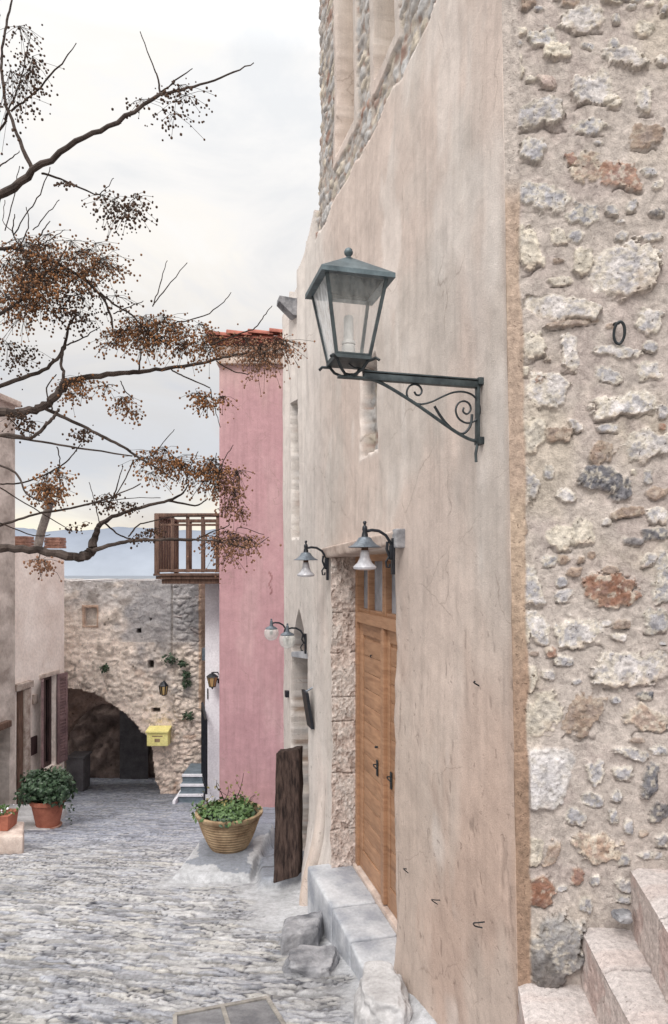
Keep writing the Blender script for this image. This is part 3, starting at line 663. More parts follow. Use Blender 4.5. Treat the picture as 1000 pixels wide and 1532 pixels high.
UX = (U, NO, Vector((0, 0, 1)))
def wbox(mb, t0, t1, o0, o1, z0, z1, bev=0):
    return mb.box(WP((t0+t1)/2, (z0+z1)/2, (o0+o1)/2), (abs(t1-t0), abs(o1-o0), abs(z1-z0)), UX, bev)
def rough_block(name, mat, parent, corners_b, corners_t, amp=.006, sub=7, seed=1, round_=.02):
    """stone block between a bottom and a top quad, subdivided, rounded and roughened"""
    import bmesh
    from mathutils import noise as mn
    bm = bmesh.new(); vs = [bm.verts.new(p) for p in list(corners_b)+list(corners_t)]
    for f in [(0, 3, 2, 1), (4, 5, 6, 7), (0, 1, 5, 4), (1, 2, 6, 5), (2, 3, 7, 6), (3, 0, 4, 7)]: bm.faces.new([vs[i] for i in f])
    bmesh.ops.recalc_face_normals(bm, faces=bm.faces[:])
    if round_ > 0: bmesh.ops.bevel(bm, geom=bm.edges[:], offset=round_, segments=3, affect='EDGES', profile=.5)
    bmesh.ops.triangulate(bm, faces=[f for f in bm.faces if len(f.verts) > 4])
    bmesh.ops.subdivide_edges(bm, edges=bm.edges[:], cuts=sub, use_grid_fill=True)
    bm.normal_update()
    B = pbase(parent)
    for v in bm.verts:
        n = mn.noise(v.co*9+Vector((seed, 0, 0)))*.6+mn.noise(v.co*28+Vector((0, seed, 0)))*.4
        v.co += v.normal*n*amp
    for v in bm.verts: v.co -= B
    me = bpy.data.meshes.new(name); bm.to_mesh(me); bm.free()
    return link_mesh(name, me, mat, parent, True, 60)
def wquad(t0, t1, o0, o1, z):
    return [WP(t0, z, o0), WP(t1, z, o0), WP(t1, z, o1), WP(t0, z, o1)]

# lintel
rough_block('lintel', M['sandstone'], house, [WP(wt(601), .135, -.25), WP(wt(489), .075, -.25), WP(wt(489), .075, .035), WP(wt(601), .135, .035)],
            [WP(wt(601), .205, -.25), WP(wt(489), .155, -.25), WP(wt(489), .155, .05), WP(wt(601), .205, .05)], .006, 5, 3, .012)
rough_block('lintel_end_stone', M['boulder'], house, wquad(wt(604), wt(598), -.1, .045, .11), wquad(wt(604), wt(598), -.1, .045, .215), .004, 3, 5, .01)
# door jamb facing stones
DR = -.185
door = thing('tmp', (0, 0, 0), 'x', 'x'); bpy.data.objects.remove(door)
t_n, t_f = wt(600)+.0, wt(500)-.01
zs_, zt_ = -2.24, .10
fr = MB()
wbox(fr, t_f-.055, t_f, DR-.05, DR+.02, zs_, zt_); wbox(fr, t_n, t_n+.06, DR-.05, DR+.02, zs_, zt_); wbox(fr, t_n+.06, t_f-.055, DR-.05, DR+.02, zt_-.05, zt_)
wbox(fr, t_n+.06, t_f-.055, DR-.05, DR+.035, -.40, -.325)
dfr = fr.build('door_frame', M['wood_door'], house)
mid = -.66
def leaf(t0, t1, name='door_leaf'):
    mb = MB(); z0, z1 = zs_+.005, -.402
    wbox(mb, t0, t1, DR-.045, DR-.012, z0, z1)
    st_ = .085
    for (a, b, c_, d_) in ((t0, t0+st_, z0, z1), (t1-st_, t1, z0, z1), (t0+st_, t1-st_, z0, z0+.14), (t0+st_, t1-st_, z1-.09, z1)):
        wbox(mb, a, b, DR-.012, DR+.004, c_, d_, .003)
    z = z0+.145
    while z < z1-.12:
        wbox(mb, t0+st_+.004, t1-st_-.004, DR-.013, DR-.003, z, min(z+.118, z1-.095), .002); z += .121
    return mb.build(name, M['wood_door'], house)
l1 = leaf(mid+.012, t_f-.06); l2 = leaf(t_n+.065, mid-.012)
l1['label'] = 'far door leaf with the knocker'
ast = MB(); wbox(ast, mid-.045, mid+.002, DR-.011, DR+.03, zs_+.01, -.402, .004); wbox(ast, mid+.012, mid+.05, DR-.011, DR+.02, zs_+.01, -.402, .004); ast.build('cover_strip', M['wood_door'], house)
# handles and lock plates
for lf, tt in ((l1, mid+.17), (l2, mid-.12)):
    k = MB(); wbox(k, tt-.016, tt+.016, DR+.001, DR+.007, -1.44, -1.33, .002)
    k.tube([WP(tt, -1.36, DR+.005), WP(tt, -1.36, DR+.03), WP(tt-.03, -1.365, DR+.034), WP(tt-.06, -1.37, DR+.03)], .0045, 6, sm=3)
    k.build('door_handle', M['iron'], lf)
kk = MB(); kk.tube([WP(mid+.17, -1.24, DR+.0), WP(mid+.17, -1.24, DR+.02)], .008, 8); kk.tube([WP(mid+.30, -.62, DR+.0), WP(mid+.30, -.62, DR+.012), WP(mid+.26, -.63, DR+.02)], .004, 5); kk.build('door_knocker', M['iron'], l1)
# transom panes
tw = MB()
for a in (t_f-.30, mid-.02, mid+.02, mid-.40):
    wbox(tw, a-.016, a+.016, DR-.045, DR+.012, -.325, zt_-.05, .003)
wbox(tw, t_n+.06, t_f-.055, DR-.045, DR+.006, -.325, -.30, .002)
tr_ = tw.build('transom_window', M['wood_door'], house)
pn = MB(); wbox(pn, t_n+.06, t_f-.055, DR-.038, DR-.032, -.325, zt_-.05); pn.build('pane', M['window_glass'], tr_)
bk = MB(); wbox(bk, t_n+.0, t_f, DR-.10, DR-.06, -2.5, .12); bk.build('hall_shade_sheet', M['hall_shade'], house)  # dark sheet, the shade of the unlit hall painted behind the door
th_ = MB(); wbox(th_, t_n, t_f, DR-.06, DR+.04, -2.33, -2.242, .004); th_.build('threshold', M['sandstone'], house)
# rough stone reveal on the far side of the door, wrapping round the arris
def jamb_face():
    u = np.linspace(0, 1, 70); zs = np.arange(-2.34, .10, .005); A, Z = np.meshgrid(u, zs, indexing='ij')
    face = np.clip(A/.8, 0, 1); wrap = np.clip((A-.8)/.2, 0, 1)
    wz = .015*(fbm(Z*5, Z*0, 3, 300)-.5)*2
    O_ = -.20+.222*face+wz*face-.05*wrap**2
    Tt = t_f+.0-.0*face+.05*wrap+.012*(fbm(Z*8, Z*0, 3, 301)-.5)*2*wrap
    joint = np.zeros_like(Z)
    for jz in (-1.98, -1.55, -1.16, -.98, -.64, -.33): joint += np.exp(-((Z-jz-.02*(fbm(A*3, Z*0, 2, int(-jz*50))-.5))/.006)**2)
    n1 = fbm(O_*26+Tt*8, Z*22, 5, 303); n2 = fbm(O_*8, Z*6, 4, 304); n3 = fbm(O_*60, Z*50, 3, 305)
    h = .020*(n1-.5)+.03*(n2-.5)+.008*(n3-.5)-.012*np.clip(joint, 0, 1)*(n2 > .42)-.010*sstep(.55, .66, n1)
    h = h*sstep(0, .08, A)
    a = np.array(lin(224, 206, 197)); b = np.array(lin(184, 162, 152)); c0 = np.array(lin(216, 206, 200))
    L = lambda x, y, t: x*(1-t[..., None])+y*t[..., None]
    c = L(L(np.broadcast_to(a, A.shape+(3,)), b, sstep(.42, .62, n1)*.8), c0, sstep(.52, .62, n2+.15*(n3-.5))*.75)
    c = L(c, b*.6, np.clip(joint, 0, 1)*.5*(n2 > .42)); c = L(c, np.array(lin(206, 168, 160)), (1-sstep(0, .22, A))*.6); c = L(c, c0, sstep(.82, .9, A)*.7)
    c = c*(.82+.36*n3)[..., None]
    X = W0.x+U.x*(Tt-h*(1-wrap))+NO.x*(O_+h*wrap); Y = W0.y+U.y*(Tt-h*(1-wrap))+NO.y*(O_+h*wrap)
    cols = np.concatenate([np.clip(c, 0, 1), np.full(A.shape+(1,), .9)], -1)
    grid_mesh('door_jamb', X, Y, Z, M['rubble'], house, cols=cols, sharp=80, flip=True)
jamb_face()
# doorstep of three slabs
zt = -2.262
sx = [t_f+.10, -.58, -1.0, wt(593)]
wd = [.19, .17, .16, .17]
for i in range(3):
    a, b = sx[i]-.004, sx[i+1]+.004
    zz_ = zt-.006*i
    g0 = -2.75
    rough_block('step_slab', M['slab'], house, [WP(a, g0, -.15), WP(b, g0, -.15), WP(b, g0, wd[i+1]+.0), WP(a, g0, wd[i]+.0)], [WP(a, zz_, -.15), WP(b, zz_, -.15), WP(b, zz_, wd[i+1]), WP(a, zz_, wd[i])], .006, 5, i+2, .018)

# second doorway fittings
t0, t1 = wt(462), wt(437)
sb_ = MB(); wbox(sb_, t0-.02, t1+.02, -.22, -.18, -2.9, -.98); d2 = sb_.build('plank_door', M['brown_wood'], house); 
hs = MB(); hs.prism([WP(t1+.03, -.83, -.20), WP(t1+.03, -.88, -.20), WP(t0-.03, -.80, -.20), WP(t0-.03, -.74, -.20)], NO*.20); hs.build('door_head_slab', M['slab'], house)
fn = MB(); fn.prism([WP(t0-.02, -.75, -.24), WP(t1+.02, -.84, -.24), WP((t0+t1)/2, -.3, -.24)], NO*.03); fn.build('pointed_head_infill', M['sandstone'], house)
# black signboard standing off the wall, small black bell box
sg = thing('signboard', WP(.72, -1.45, .03), 'narrow black signboard hung on the plaster beside the pointed doorway', 'sign')
mb = MB(); mb.hexa([WP(.80, -1.36, .01), WP(.62, -1.36, .01), WP(.62, -1.36, .035), WP(.80, -1.36, .035)], [WP(.80, -1.05, .06), WP(.62, -1.05, .06), WP(.62, -1.05, .085), WP(.80, -1.05, .085)]); mb.build('board', M['black_paint'], sg)
mb = MB(); mb.tube([WP(.71, -1.06, .075), WP(.71, -1.02, .0)], .008); mb.build('hook', M['enamel'], sg)
sg = thing('bell_box', WP(t1+.12, -1.26, .0), 'tiny black box fixed on the plaster left of the pointed doorway', 'box')
mb = MB(); wbox(mb, t1+.09, t1+.16, 0, .045, -1.30, -1.235, .006); mb.build('housing', M['black_paint'], sg)

# water spout below the far roofline
sp_ = thing('stone_spout', WP(wt(441), 2.5, 0), 'grey stone water spout poking out under the roofline over the street', 'water spout')
tt = wt(441); prof = [(-.06, 2.60), (.02, 2.60), (.16, 2.61), (.165, 2.56), (.10, 2.50), (.03, 2.44), (-.06, 2.43)]
mb = MB(); mb.prism([WP(tt-.07, z, o) for o, z in prof], U*.14); mb.build('spout', M['boulder'], sp_)

# small bent iron hooks and a ring in the walls
def hook(name, pts, r, label, cat='hook', grp='iron hooks left in the plaster'):
    o = thing(name, pts[0], label, cat, grp); MB().tube(pts, r, 6, sm=4).build('shank', M['iron'], o); return o
def wpx(px, py, off=0.0):
    d = 1367.4/(px-235); return WP((d-5.16)/U.y, (HY-py)*d/F, off)
hook('wall_hook', [wpx(722, 1388, .0), wpx(721, 1384, .03), wpx(724, 1379, .045), wpx(732, 1378, .05), wpx(742, 1377, .05)], .003, 'lowest rusty hook, curled, on the plaster near the stairs')
hook('wall_hook', [wpx(655, 1353, .0), wpx(656, 1345, .035), wpx(664, 1345, .04), wpx(672, 1345, .045)], .0025, 'thin angled hook on the plaster between the door and the corner')
hook('wall_hook', [wpx(611, 1306, .0), wpx(612, 1299, .03), wpx(618, 1299, .035)], .003, 'small angled hook on the plaster closest to the door bottom')
hook('wall_hook', [wpx(715, 1026, -.005), wpx(716, 1021, .02), wpx(719, 1019, .025)], .0035, 'short nail-like hook high on the plaster, level with the door leaf top')
def epx(px, py, off=0.0):
    k = (px-CX)/F; s = (k*C0.y-C0.x)/(V.x-k*V.y); p = C0+V*s; return Vector((p.x, p.y, (HY-py)*p.y/F))+NE*off
rg = thing('iron_ring', epx(922, 502), 'black iron ring hanging from the rubble wall near the right edge', 'ring')
pts = [epx(923+8*math.cos(a), 502-15*math.sin(a), .03+.01*math.sin(a)) for a in np.linspace(0, 2*math.pi, 25)]
MB().tube(pts, .0055, 6, cap=False).build('ring', M['iron'], rg); MB().tube([epx(918, 484, -.02), epx(919, 487, .02), epx(921, 489, .04)], .006).build('staple', M['iron'], rg)

# ------------------------------------------------------------------ near stairs
def near_stairs():
    st = thing('stone_stairs', (1.0, 2.3, gzf(0, 2.3)), 'pinkish bush-hammered granite steps climbing right along the rubble wall', 'stairs')
    def tread(name, z, left_wall, left_near, right, ztop_, zbot, near=1.2, joint=()):
        # slab grid with fine relief; x runs from the left edge to the right, y from near to the wall
        n, m = 150, 210
        a = np.linspace(0, 1, n); b = np.linspace(0, 1, m)
        A, B_ = np.meshgrid(a, b, indexing='ij')
        yw = C0.y+.05; Yv = near+(yw-near)*B_
        xl = left_wall+(left_near[0]-left_wall)*(yw-Yv)/(yw-left_near[1]); X = xl+(right-xl)*A
        h = .006*(fbm(X*30, Yv*30, 4, 7)-.5)+.012*(fbm(X*4, Yv*4, 3, 8)-.5)
        round_ = sstep(0, .05, (X-xl)); h -= .014*(1-round_)**2
        c = np.array(lin(202, 192, 190))*(.9+.25*fbm(X*6, Yv*6, 4, 17))[..., None]
        c = c*(1-.0)+0; pk = sstep(.5, .7, fbm(X*3, Yv*9, 3, 19)); c = c*(1-pk[..., None]*.3)+np.array(lin(206, 180, 172))*pk[..., None]*.3
        for jy in joint:
            jj = np.abs(Yv-jy-.02*np.sin(X*9)) < .006; h = np.where(jj, h-.012, h); c = np.where(jj[..., None], c*.55, c)
        cols = np.concatenate([c, np.full(X.shape+(1,), .8)], -1)
        grid_mesh('tread', X, Yv, ztop_+h, M['step_granite'], st, cols=cols, sharp=60)
        # riser (its left, street-side face)
        n2, m2 = 50, 260
        k, B2 = np.meshgrid(np.linspace(0, 1, n2), np.linspace(0, 1, m2), indexing='ij')
        Yr = near+(yw-near)*B2; xr = left_wall+(left_near[0]-left_wall)*(yw-Yr)/(yw-left_near[1])
        Zr = zbot+(ztop_-zbot)*k; 
        hh = .014*(fbm(Yr*35, Zr*35, 4, 27)-.5)*sstep(0, .1, 1-k)+.010*(fbm(Yr*6, Zr*6, 3, 28)-.5)
        h_e = .006*(fbm(xr*30, Yr*30, 4, 7)-.5)+.012*(fbm(xr*4, Yr*4, 3, 8)-.5)-.014
        Zr = Zr+h_e*k
        c = np.array(lin(206, 190, 184))*(.82+.35*fbm(Yr*12, Zr*12, 4, 29))[..., None]
        red = sstep(.58, .7, fbm(Yr*7, Zr*7, 4, 30)); c = c*(1-red[..., None]*.35)+np.array(lin(184, 136, 126))*red[..., None]*.35
        for jy in joint:
            jj = np.abs(Yr-jy) < .005; hh = np.where(jj, hh-.012, hh); c = np.where(jj[..., None], c*.55, c)
        cols = np.concatenate([c, np.full(Yr.shape+(1,), 1.0)], -1)
        grid_mesh('riser', xr-hh, Yr, Zr, M['step_granite'], st, cols=cols, flip=True, sharp=60)
    tread('a', 0, .704, (.652, 2.30), 1.05, -1.565, -2.6, joint=(1.9,))
    tread('b', 0, .930, (.882, 2.02), 1.30, -1.345, -1.64, joint=(2.28, 1.7))
    tread('c', 0, 1.118, (1.033, 2.11), 1.52, -1.112, -1.40, joint=(2.2,))
    tread('d', 0, 1.34, (1.26, 2.11), 1.74, -.88, -1.20, joint=(2.1,))
    tread('e', 0, 1.56, (1.49, 2.11), 3.0, -.66, -1.00, joint=(2.2,))
near_stairs()

# boulders at the wall foot
def boulder(name, c, size, seed, label, mat=None, flat=.0, group=None, rot=0):
    import bmesh
    from mathutils import noise as mn
    bm = bmesh.new(); bmesh.ops.create_icosphere(bm, subdivisions=5, radius=1)
    for v in bm.verts:
        p = v.co.copy()
        q = Vector([math.copysign(abs(k)**.62, k) for k in p])
        n = mn.noise(p*1.1+Vector((seed, 0, 0)))*.28+mn.noise(p*3+Vector((seed, 3, 0)))*.12+mn.noise(p*9)*.045
        q = q*(1+n)
        v.co = Matrix.Rotation(rot, 3, 'Z') @ Vector((q.x*size[0], q.y*size[1], min(q.z, .8)*size[2]))
    me = bpy.data.meshes.new(name); bm.to_mesh(me); bm.free()
    o = link_mesh(name, me, mat or M['boulder'], None, True, 60); o.location = c
    return tag(o, label, 'rock', group)
p = P(563, 1465, 3.45); boulder('boulder', (p.x+.03, 3.52, -2.27), (.135, .19, .155), 2, 'pale rounded boulder buried against the plaster wall at the near end of the doorstep', M['cement'])
boulder('loose_stone', P(930, 1366, 2.50)+Vector((-.005, -.02, .0)), (.030, .028, .020), 12, 'small smooth pale stone lying on the back of the granite stair tread')
p = P(465, 1420, 4.15); boulder('boulder', (p.x, 4.2, -2.46), (.16, .13, .10), 5, 'flat-topped grey boulder lying in front of the doorstep')
rb = rough_block('kerb_stone', M['boulder'], None, [Vector((-.36, 4.42, -2.65)), Vector((-.10, 4.52, -2.65)), Vector((-.07, 4.85, -2.65)), Vector((-.36, 4.80, -2.65))],
                 [Vector((-.345, 4.45, -2.40)), Vector((-.11, 4.54, -2.37)), Vector((-.06, 4.83, -2.41)), Vector((-.35, 4.78, -2.44))], .02, 9, 8, .03)
tag(rb, 'squared grey block set in cement beyond the flat-topped boulder', 'rock')

# old wooden beam leaning by the second doorway
bmx = thing('wooden_beam', (-.39, 6.0, gzf(0, 6)), 'dark weathered timber beam stood on end against the wall', 'beam')
bt = [P(413, 1126, 6.0), P(448, 1120, 6.05)]; bb = [P(409, 1322, 5.9), P(447, 1312, 5.95)]
off = Vector((.03, .12, 0))
rough_block('timber', M['beam'], bmx, [bb[0], bb[1], bb[1]+off, bb[0]+off], [bt[0], bt[1], bt[1]+off, bt[0]+off], .014, 9, 4, .012)

# drain lid in the street, lower edge
dr = thing('drain_cover', (-.5, 2.4, gzf(0, 2.4)), 'pale framed rectangular drain cover let into the paving in the foreground', 'drain cover')
def gp(px, py, up=.0):
    k = (HY-py)/F; d = -1.59/(k+.21); return Vector(((px-CX)/F*d, d, -1.59-.21*d+up))
A_, B_c, C_, D_ = gp(262, 1526, .032), gp(400, 1500, .032), gp(440, 1565, .032), gp(262, 1600, .032)
dd = Vector((0, 0, -.08))
def bar(mb, a, b, w_=.02):
    t = (b-a).normalized(); s_ = t.cross(Vector((0, 0, 1))).normalized()*w_/2
    mb.hexa([a-s_+dd, b-s_+dd, b+s_+dd, a+s_+dd], [a-s_, b-s_, b+s_, a+s_])
mb = MB()
m1 = A_.lerp(B_c, .5); m2 = D_.lerp(C_, .5)
for a, b in ((A_, B_c), (B_c, C_), (C_, D_), (D_, A_), (m1, m2)): bar(mb, a, b, .022)
mb.build('frame', M['drain'], dr, False)
mb = MB(); lo = Vector((0, 0, -.010)); mb.hexa([p_+dd for p_ in (A_, B_c, C_, D_)], [p_+lo for p_ in (A_, B_c, C_, D_)]); mb.build('lid', M['drain_fill'], dr, False)

# ------------------------------------------------------------------ big lantern
AXL = (NO, U, Vector((0, 0, 1)))
def big_lantern():
    tm = wt(722); z0 = .757
    lan = thing('wall_lantern', WP(tm, z0-.3, 0), 'large blue-grey metal lantern on a long scrolled bracket fixed to the plaster wall', 'lantern')
    Lp = lambda o, z, s=0: WP(tm+s, z, o)
    ws = .02
    mb = MB()
    mb.box(Lp(.022, .64), (.012, .026, .26), AXL, .002)     # back plate
    mb.box(Lp(.262, .752), (.50, .026, .026), AXL, .002)    # top arm
    mb.box(Lp(.262, .771), (.50, .034, .006), AXL, .001)
    mb.box(Lp(.545, .745), (.14, .026, .010), AXL, .002)    # foot plate for lantern
    mb.tube([Lp(.025, .520), Lp(.07, .532), Lp(.14, .567), Lp(.28, .651), Lp(.40, .715), Lp(.47, .742), Lp(.53, .746)], .0068, 6, sm=4)
    for z in (.765, .522): mb.box(Lp(.012, z), (.03, .045, .03), AXL, .004)
    mb.tube([Lp(.022, .51), Lp(.03, .47), Lp(.028, .435)], .006, 6)
    br = mb.build('bracket', M['frame_green'], lan)
    def spiral(c, r0, r1, a0, a1, n=40): return [Lp(c[0]+(r0+(r1-r0)*k/(n-1))*math.cos(a0+(a1-a0)*k/(n-1)), c[1]+(r0+(r1-r0)*k/(n-1))*math.sin(a0+(a1-a0)*k/(n-1))) for k in range(n)]
    sc_ = MB()
    def ZP(x, y): return Lp((722-(420+x/2.94))*.00278, (850-(360+y/2.94))*.00269)
    for pts_, r_ in (([(572,668),(582,682),(598,680),(606,662),(596,643),(574,636),(550,646),(538,672),(545,700),(570,716),(604,721),(650,708),(700,682),(750,660),(800,654),(845,668),(872,705),(874,748),(850,782),(812,792),(776,774),(762,738),(775,706),(803,695),(827,708),(832,733),(815,752),(797,742),(800,724)], .0042), ([(664,726),(690,766),(725,806),(765,836),(798,840),(825,814),(836,782),(838,752)], .0056)):
        sc_.tube([ZP(*p_) for p_ in pts_], r_, 6, sm=4)
    sc_.build('scroll', M['iron'], lan)
    cx = .572; LZ = .02
    K = lambda a, b, z: WP(tm+b, z+LZ, cx+a)
    def ring_pts(h, z): return [K(-h, -h, z), K(h, -h, z), K(h, h, z), K(-h, h, z)]
    zb, zt2 = .795, 1.085; hb, ht = .066, .118
    # cradle: curved arms from foot plate to lantern floor
    mb = MB()
    for sa in (-1, 1):
        for sb in (-1, 1):
            mb.tube([K(0, 0, .735), K(.02*sa, .02*sb, .728+.004), K(.045*sa, .045*sb, .75), K(.06*sa, .06*sb, .775), K(.085*sa, .085*sb, .782), K(.095*sa, .095*sb, .772)], .006, 6)
    mb.build('cradle', M['iron'], lan)
    mb = MB()
    a = ring_pts(hb+.006, zb-.016); b = ring_pts(hb+.006, zb); mb.hexa(a, b)
    c1 = ring_pts(hb, zb); c2 = ring_pts(ht, zt2)
    for k in range(4): mb.tube([c1[k], c2[k]], .0085, 4)
    for k in range(4): mb.tube([c1[k], c1[(k+1) % 4]], .0075, 4); mb.tube([c2[k], c2[(k+1) % 4]], .0085, 4)
    mb.build('frame', M['frame_green'], lan)
    for k in range(4):
        g_ = MB(); g_.poly([c1[k], c1[(k+1) % 4], c2[(k+1) % 4], c2[k]]); g_.build('pane', M['glass_streaky'] if k == 1 else M['glass'], lan, False)
    # roof
    mb = MB(); e0 = ring_pts(.143, zt2-.014); e1 = ring_pts(.143, zt2+.004); e2 = ring_pts(.018, zt2+.098)
    mb.add(e0+e1, [(0, 1, 5, 4), (1, 2, 6, 5), (2, 3, 7, 6), (3, 0, 4, 7)])
    mb.add(e1+e2, [(0, 1, 5, 4), (1, 2, 6, 5), (2, 3, 7, 6), (3, 0, 4, 7), (4, 5, 6, 7)])
    i0 = ring_pts(.108, zt2-.012); mb.add(e0+i0, [(0, 1, 5, 4), (1, 2, 6, 5), (2, 3, 7, 6), (3, 0, 4, 7)])
    i1 = ring_pts(.138, zt2+.0); i2 = ring_pts(.012, zt2+.088); 
    rf = mb.build('roof', M['verdigris'], lan, True, 20)
    mb = MB(); c = K(0, 0, zt2+.098); mb.lathe([(.022, 0), (.016, .006), (.008, .010), (.009, .014), (.016, .022), (.018, .031), (.014, .041), (.005, .047), (0, .048)], c, 14); mb.build('finial', M['verdigris'], rf)
    # bulb holder and white tubular cover
    mb = MB(); c = K(0, 0, zb); mb.lathe([(.026, 0), (.026, .05), (.022, .055), (.027, .058), (.027, .068), (.020, .072)], c, 18); mb.build('lamp_holder', M['candle'], lan)
    mb = MB(); mb.lathe([(.019, .07), (.019, .16), (.015, .168), (0, .169)], c, 18); mb.build('candle_tube', M['candle'], lan)
    mb = MB(); mb.tube([K(.0, 0, .78), K(-.02, 0, .765), K(-.06, 0, .762), K(-.10, 0, .775-.02)], .003, 5); mb.build('cable', M['iron'], lan)
big_lantern()

# ------------------------------------------------------------------ small wall lamps (local +X = out of the wall)
def arm_pts(): return [Vector(p) for p in ((.01, 0, .06), (.02, 0, .10), (.05, 0, .145), (.09, 0, .168), (.13, 0, .172), (.165, 0, .165))]
def bell_lamp():
    r = thing('wall_lamp', (0, 0, 0), 'bell lamp', 'wall lamp', 'bell-shaped lamps flanking the main door')
    mb = MB(); mb.box((.008, 0, .03), (.016, .035, .20), None, .004); mb.box((.02, 0, .05), (.02, .024, .08), None, .005); mb.build('back_plate', M['black_paint'], r)
    mb = MB(); mb.tube(arm_pts(), .0085, 8); mb.tube([Vector((.03, 0, .03)), Vector((.05, 0, .0)), Vector((.045, 0, -.03)), Vector((.028, 0, -.03)), Vector((.028, 0, -.012))], .006, 6)
    mb.tube([Vector((.03, 0, .03)), Vector((.045, 0, .07)), Vector((.04, 0, .11))], .008, 6); mb.build('arm', M['black_paint'], r)
    c = Vector((.17, 0, 0))
    mb = MB(); mb.lathe([(0, .222), (.007, .220), (.011, .212), (.007, .203), (.006, .198), (.013, .19), (.015, .175), (.012, .165), (.017, .15), (.019, .135), (.022, .13)], c, 14); mb.build('finial', M['black_paint'], r)
    mb = MB(); mb.lathe([(.020, .135), (.034, .130), (.045, .112), (.066, .093), (.090, .080), (.091, .077), (.066, .087), (.03, .105), (.02, .12)], c, 20); mb.build('hood', M['enamel'], r)
    mb = MB(); mb.lathe([(.019, .11), (.019, .06), (.022, .055)], c, 14); mb.build('socket', M['brown_wood'], r)
    mb = MB(); mb.lathe([(.020, .060), (.024, .045), (.028, .02), (.04, -.005), (.062, -.025), (.064, -.030), (.060, -.040), (.03, -.046), (0, -.047)], c, 22); mb.build('glass_shade', M['shade_glass'], r)
    return r
def globe_lamp():
    r = thing('wall_lamp', (0, 0, 0), 'globe lamp', 'wall lamp', 'clear globe lamps flanking the pointed doorway')
    mb = MB(); mb.box((.008, 0, .03), (.016, .035, .18), None, .004); mb.build('back_plate', M['black_paint'], r)
    mb = MB(); mb.tube(arm_pts(), .0085, 8); mb.tube([Vector((.03, 0, .03)), Vector((.05, 0, .0)), Vector((.045, 0, -.03)), Vector((.028, 0, -.03))], .006, 6)
    mb.tube([Vector((.02, 0, .03)), Vector((.04, 0, .07)), Vector((.03, 0, .11))], .008, 6); mb.build('arm', M['black_paint'], r)
    c = Vector((.17, 0, 0))
    mb = MB(); mb.lathe([(0, .215), (.010, .208), (.007, .198), (.013, .19), (.015, .165), (.02, .14), (.045, .128), (.062, .115), (.062, .108), (0, .108)], c, 16); mb.build('cap', M['enamel'], r)
    mb = MB(); mb.lathe([(.014, .11), (.017, .06), (.012, .05), (0, .048)], c, 12); mb.build('bulb', M['black_paint'], r)
    mb = MB(); mb.lathe([(.055, .115), (.070, .095), (.074, .07), (.070, .04), (.054, .012), (.03, -.004), (0, -.010)], c, 22); mb.build('globe', M['globe'], r)
    return r
ang = math.atan2(NO.y, NO.x)
bl = bell_lamp(); bl2 = copy_tree(bl)
for o, t_, z, sc_, lb in ((bl, wt(598)-.015, .035, 1.0, 'nearer bell lamp with a white glass shade, over the near side of the wooden door'), (bl2, wt(494), -.02, 1.05, 'farther bell lamp with a white glass shade, left of the wooden door')):
    o.location = WP(t_, z, .035 if o is bl else .012); o.rotation_euler = (0, 0, ang); o.scale = (sc_,)*3; o['label'] = lb
gl = globe_lamp(); gl2 = copy_tree(gl)
for o, t_, z, lb in ((gl, wt(460)-.01, -.70, 'nearer clear globe lamp, on the wall right of the pointed doorway'), (gl2, wt(433), -.72, 'farther clear globe lamp, left of the pointed doorway against the pink house')):
    o.location = WP(t_, z, .012); o.rotation_euler = (0, 0, ang); o['label'] = lb

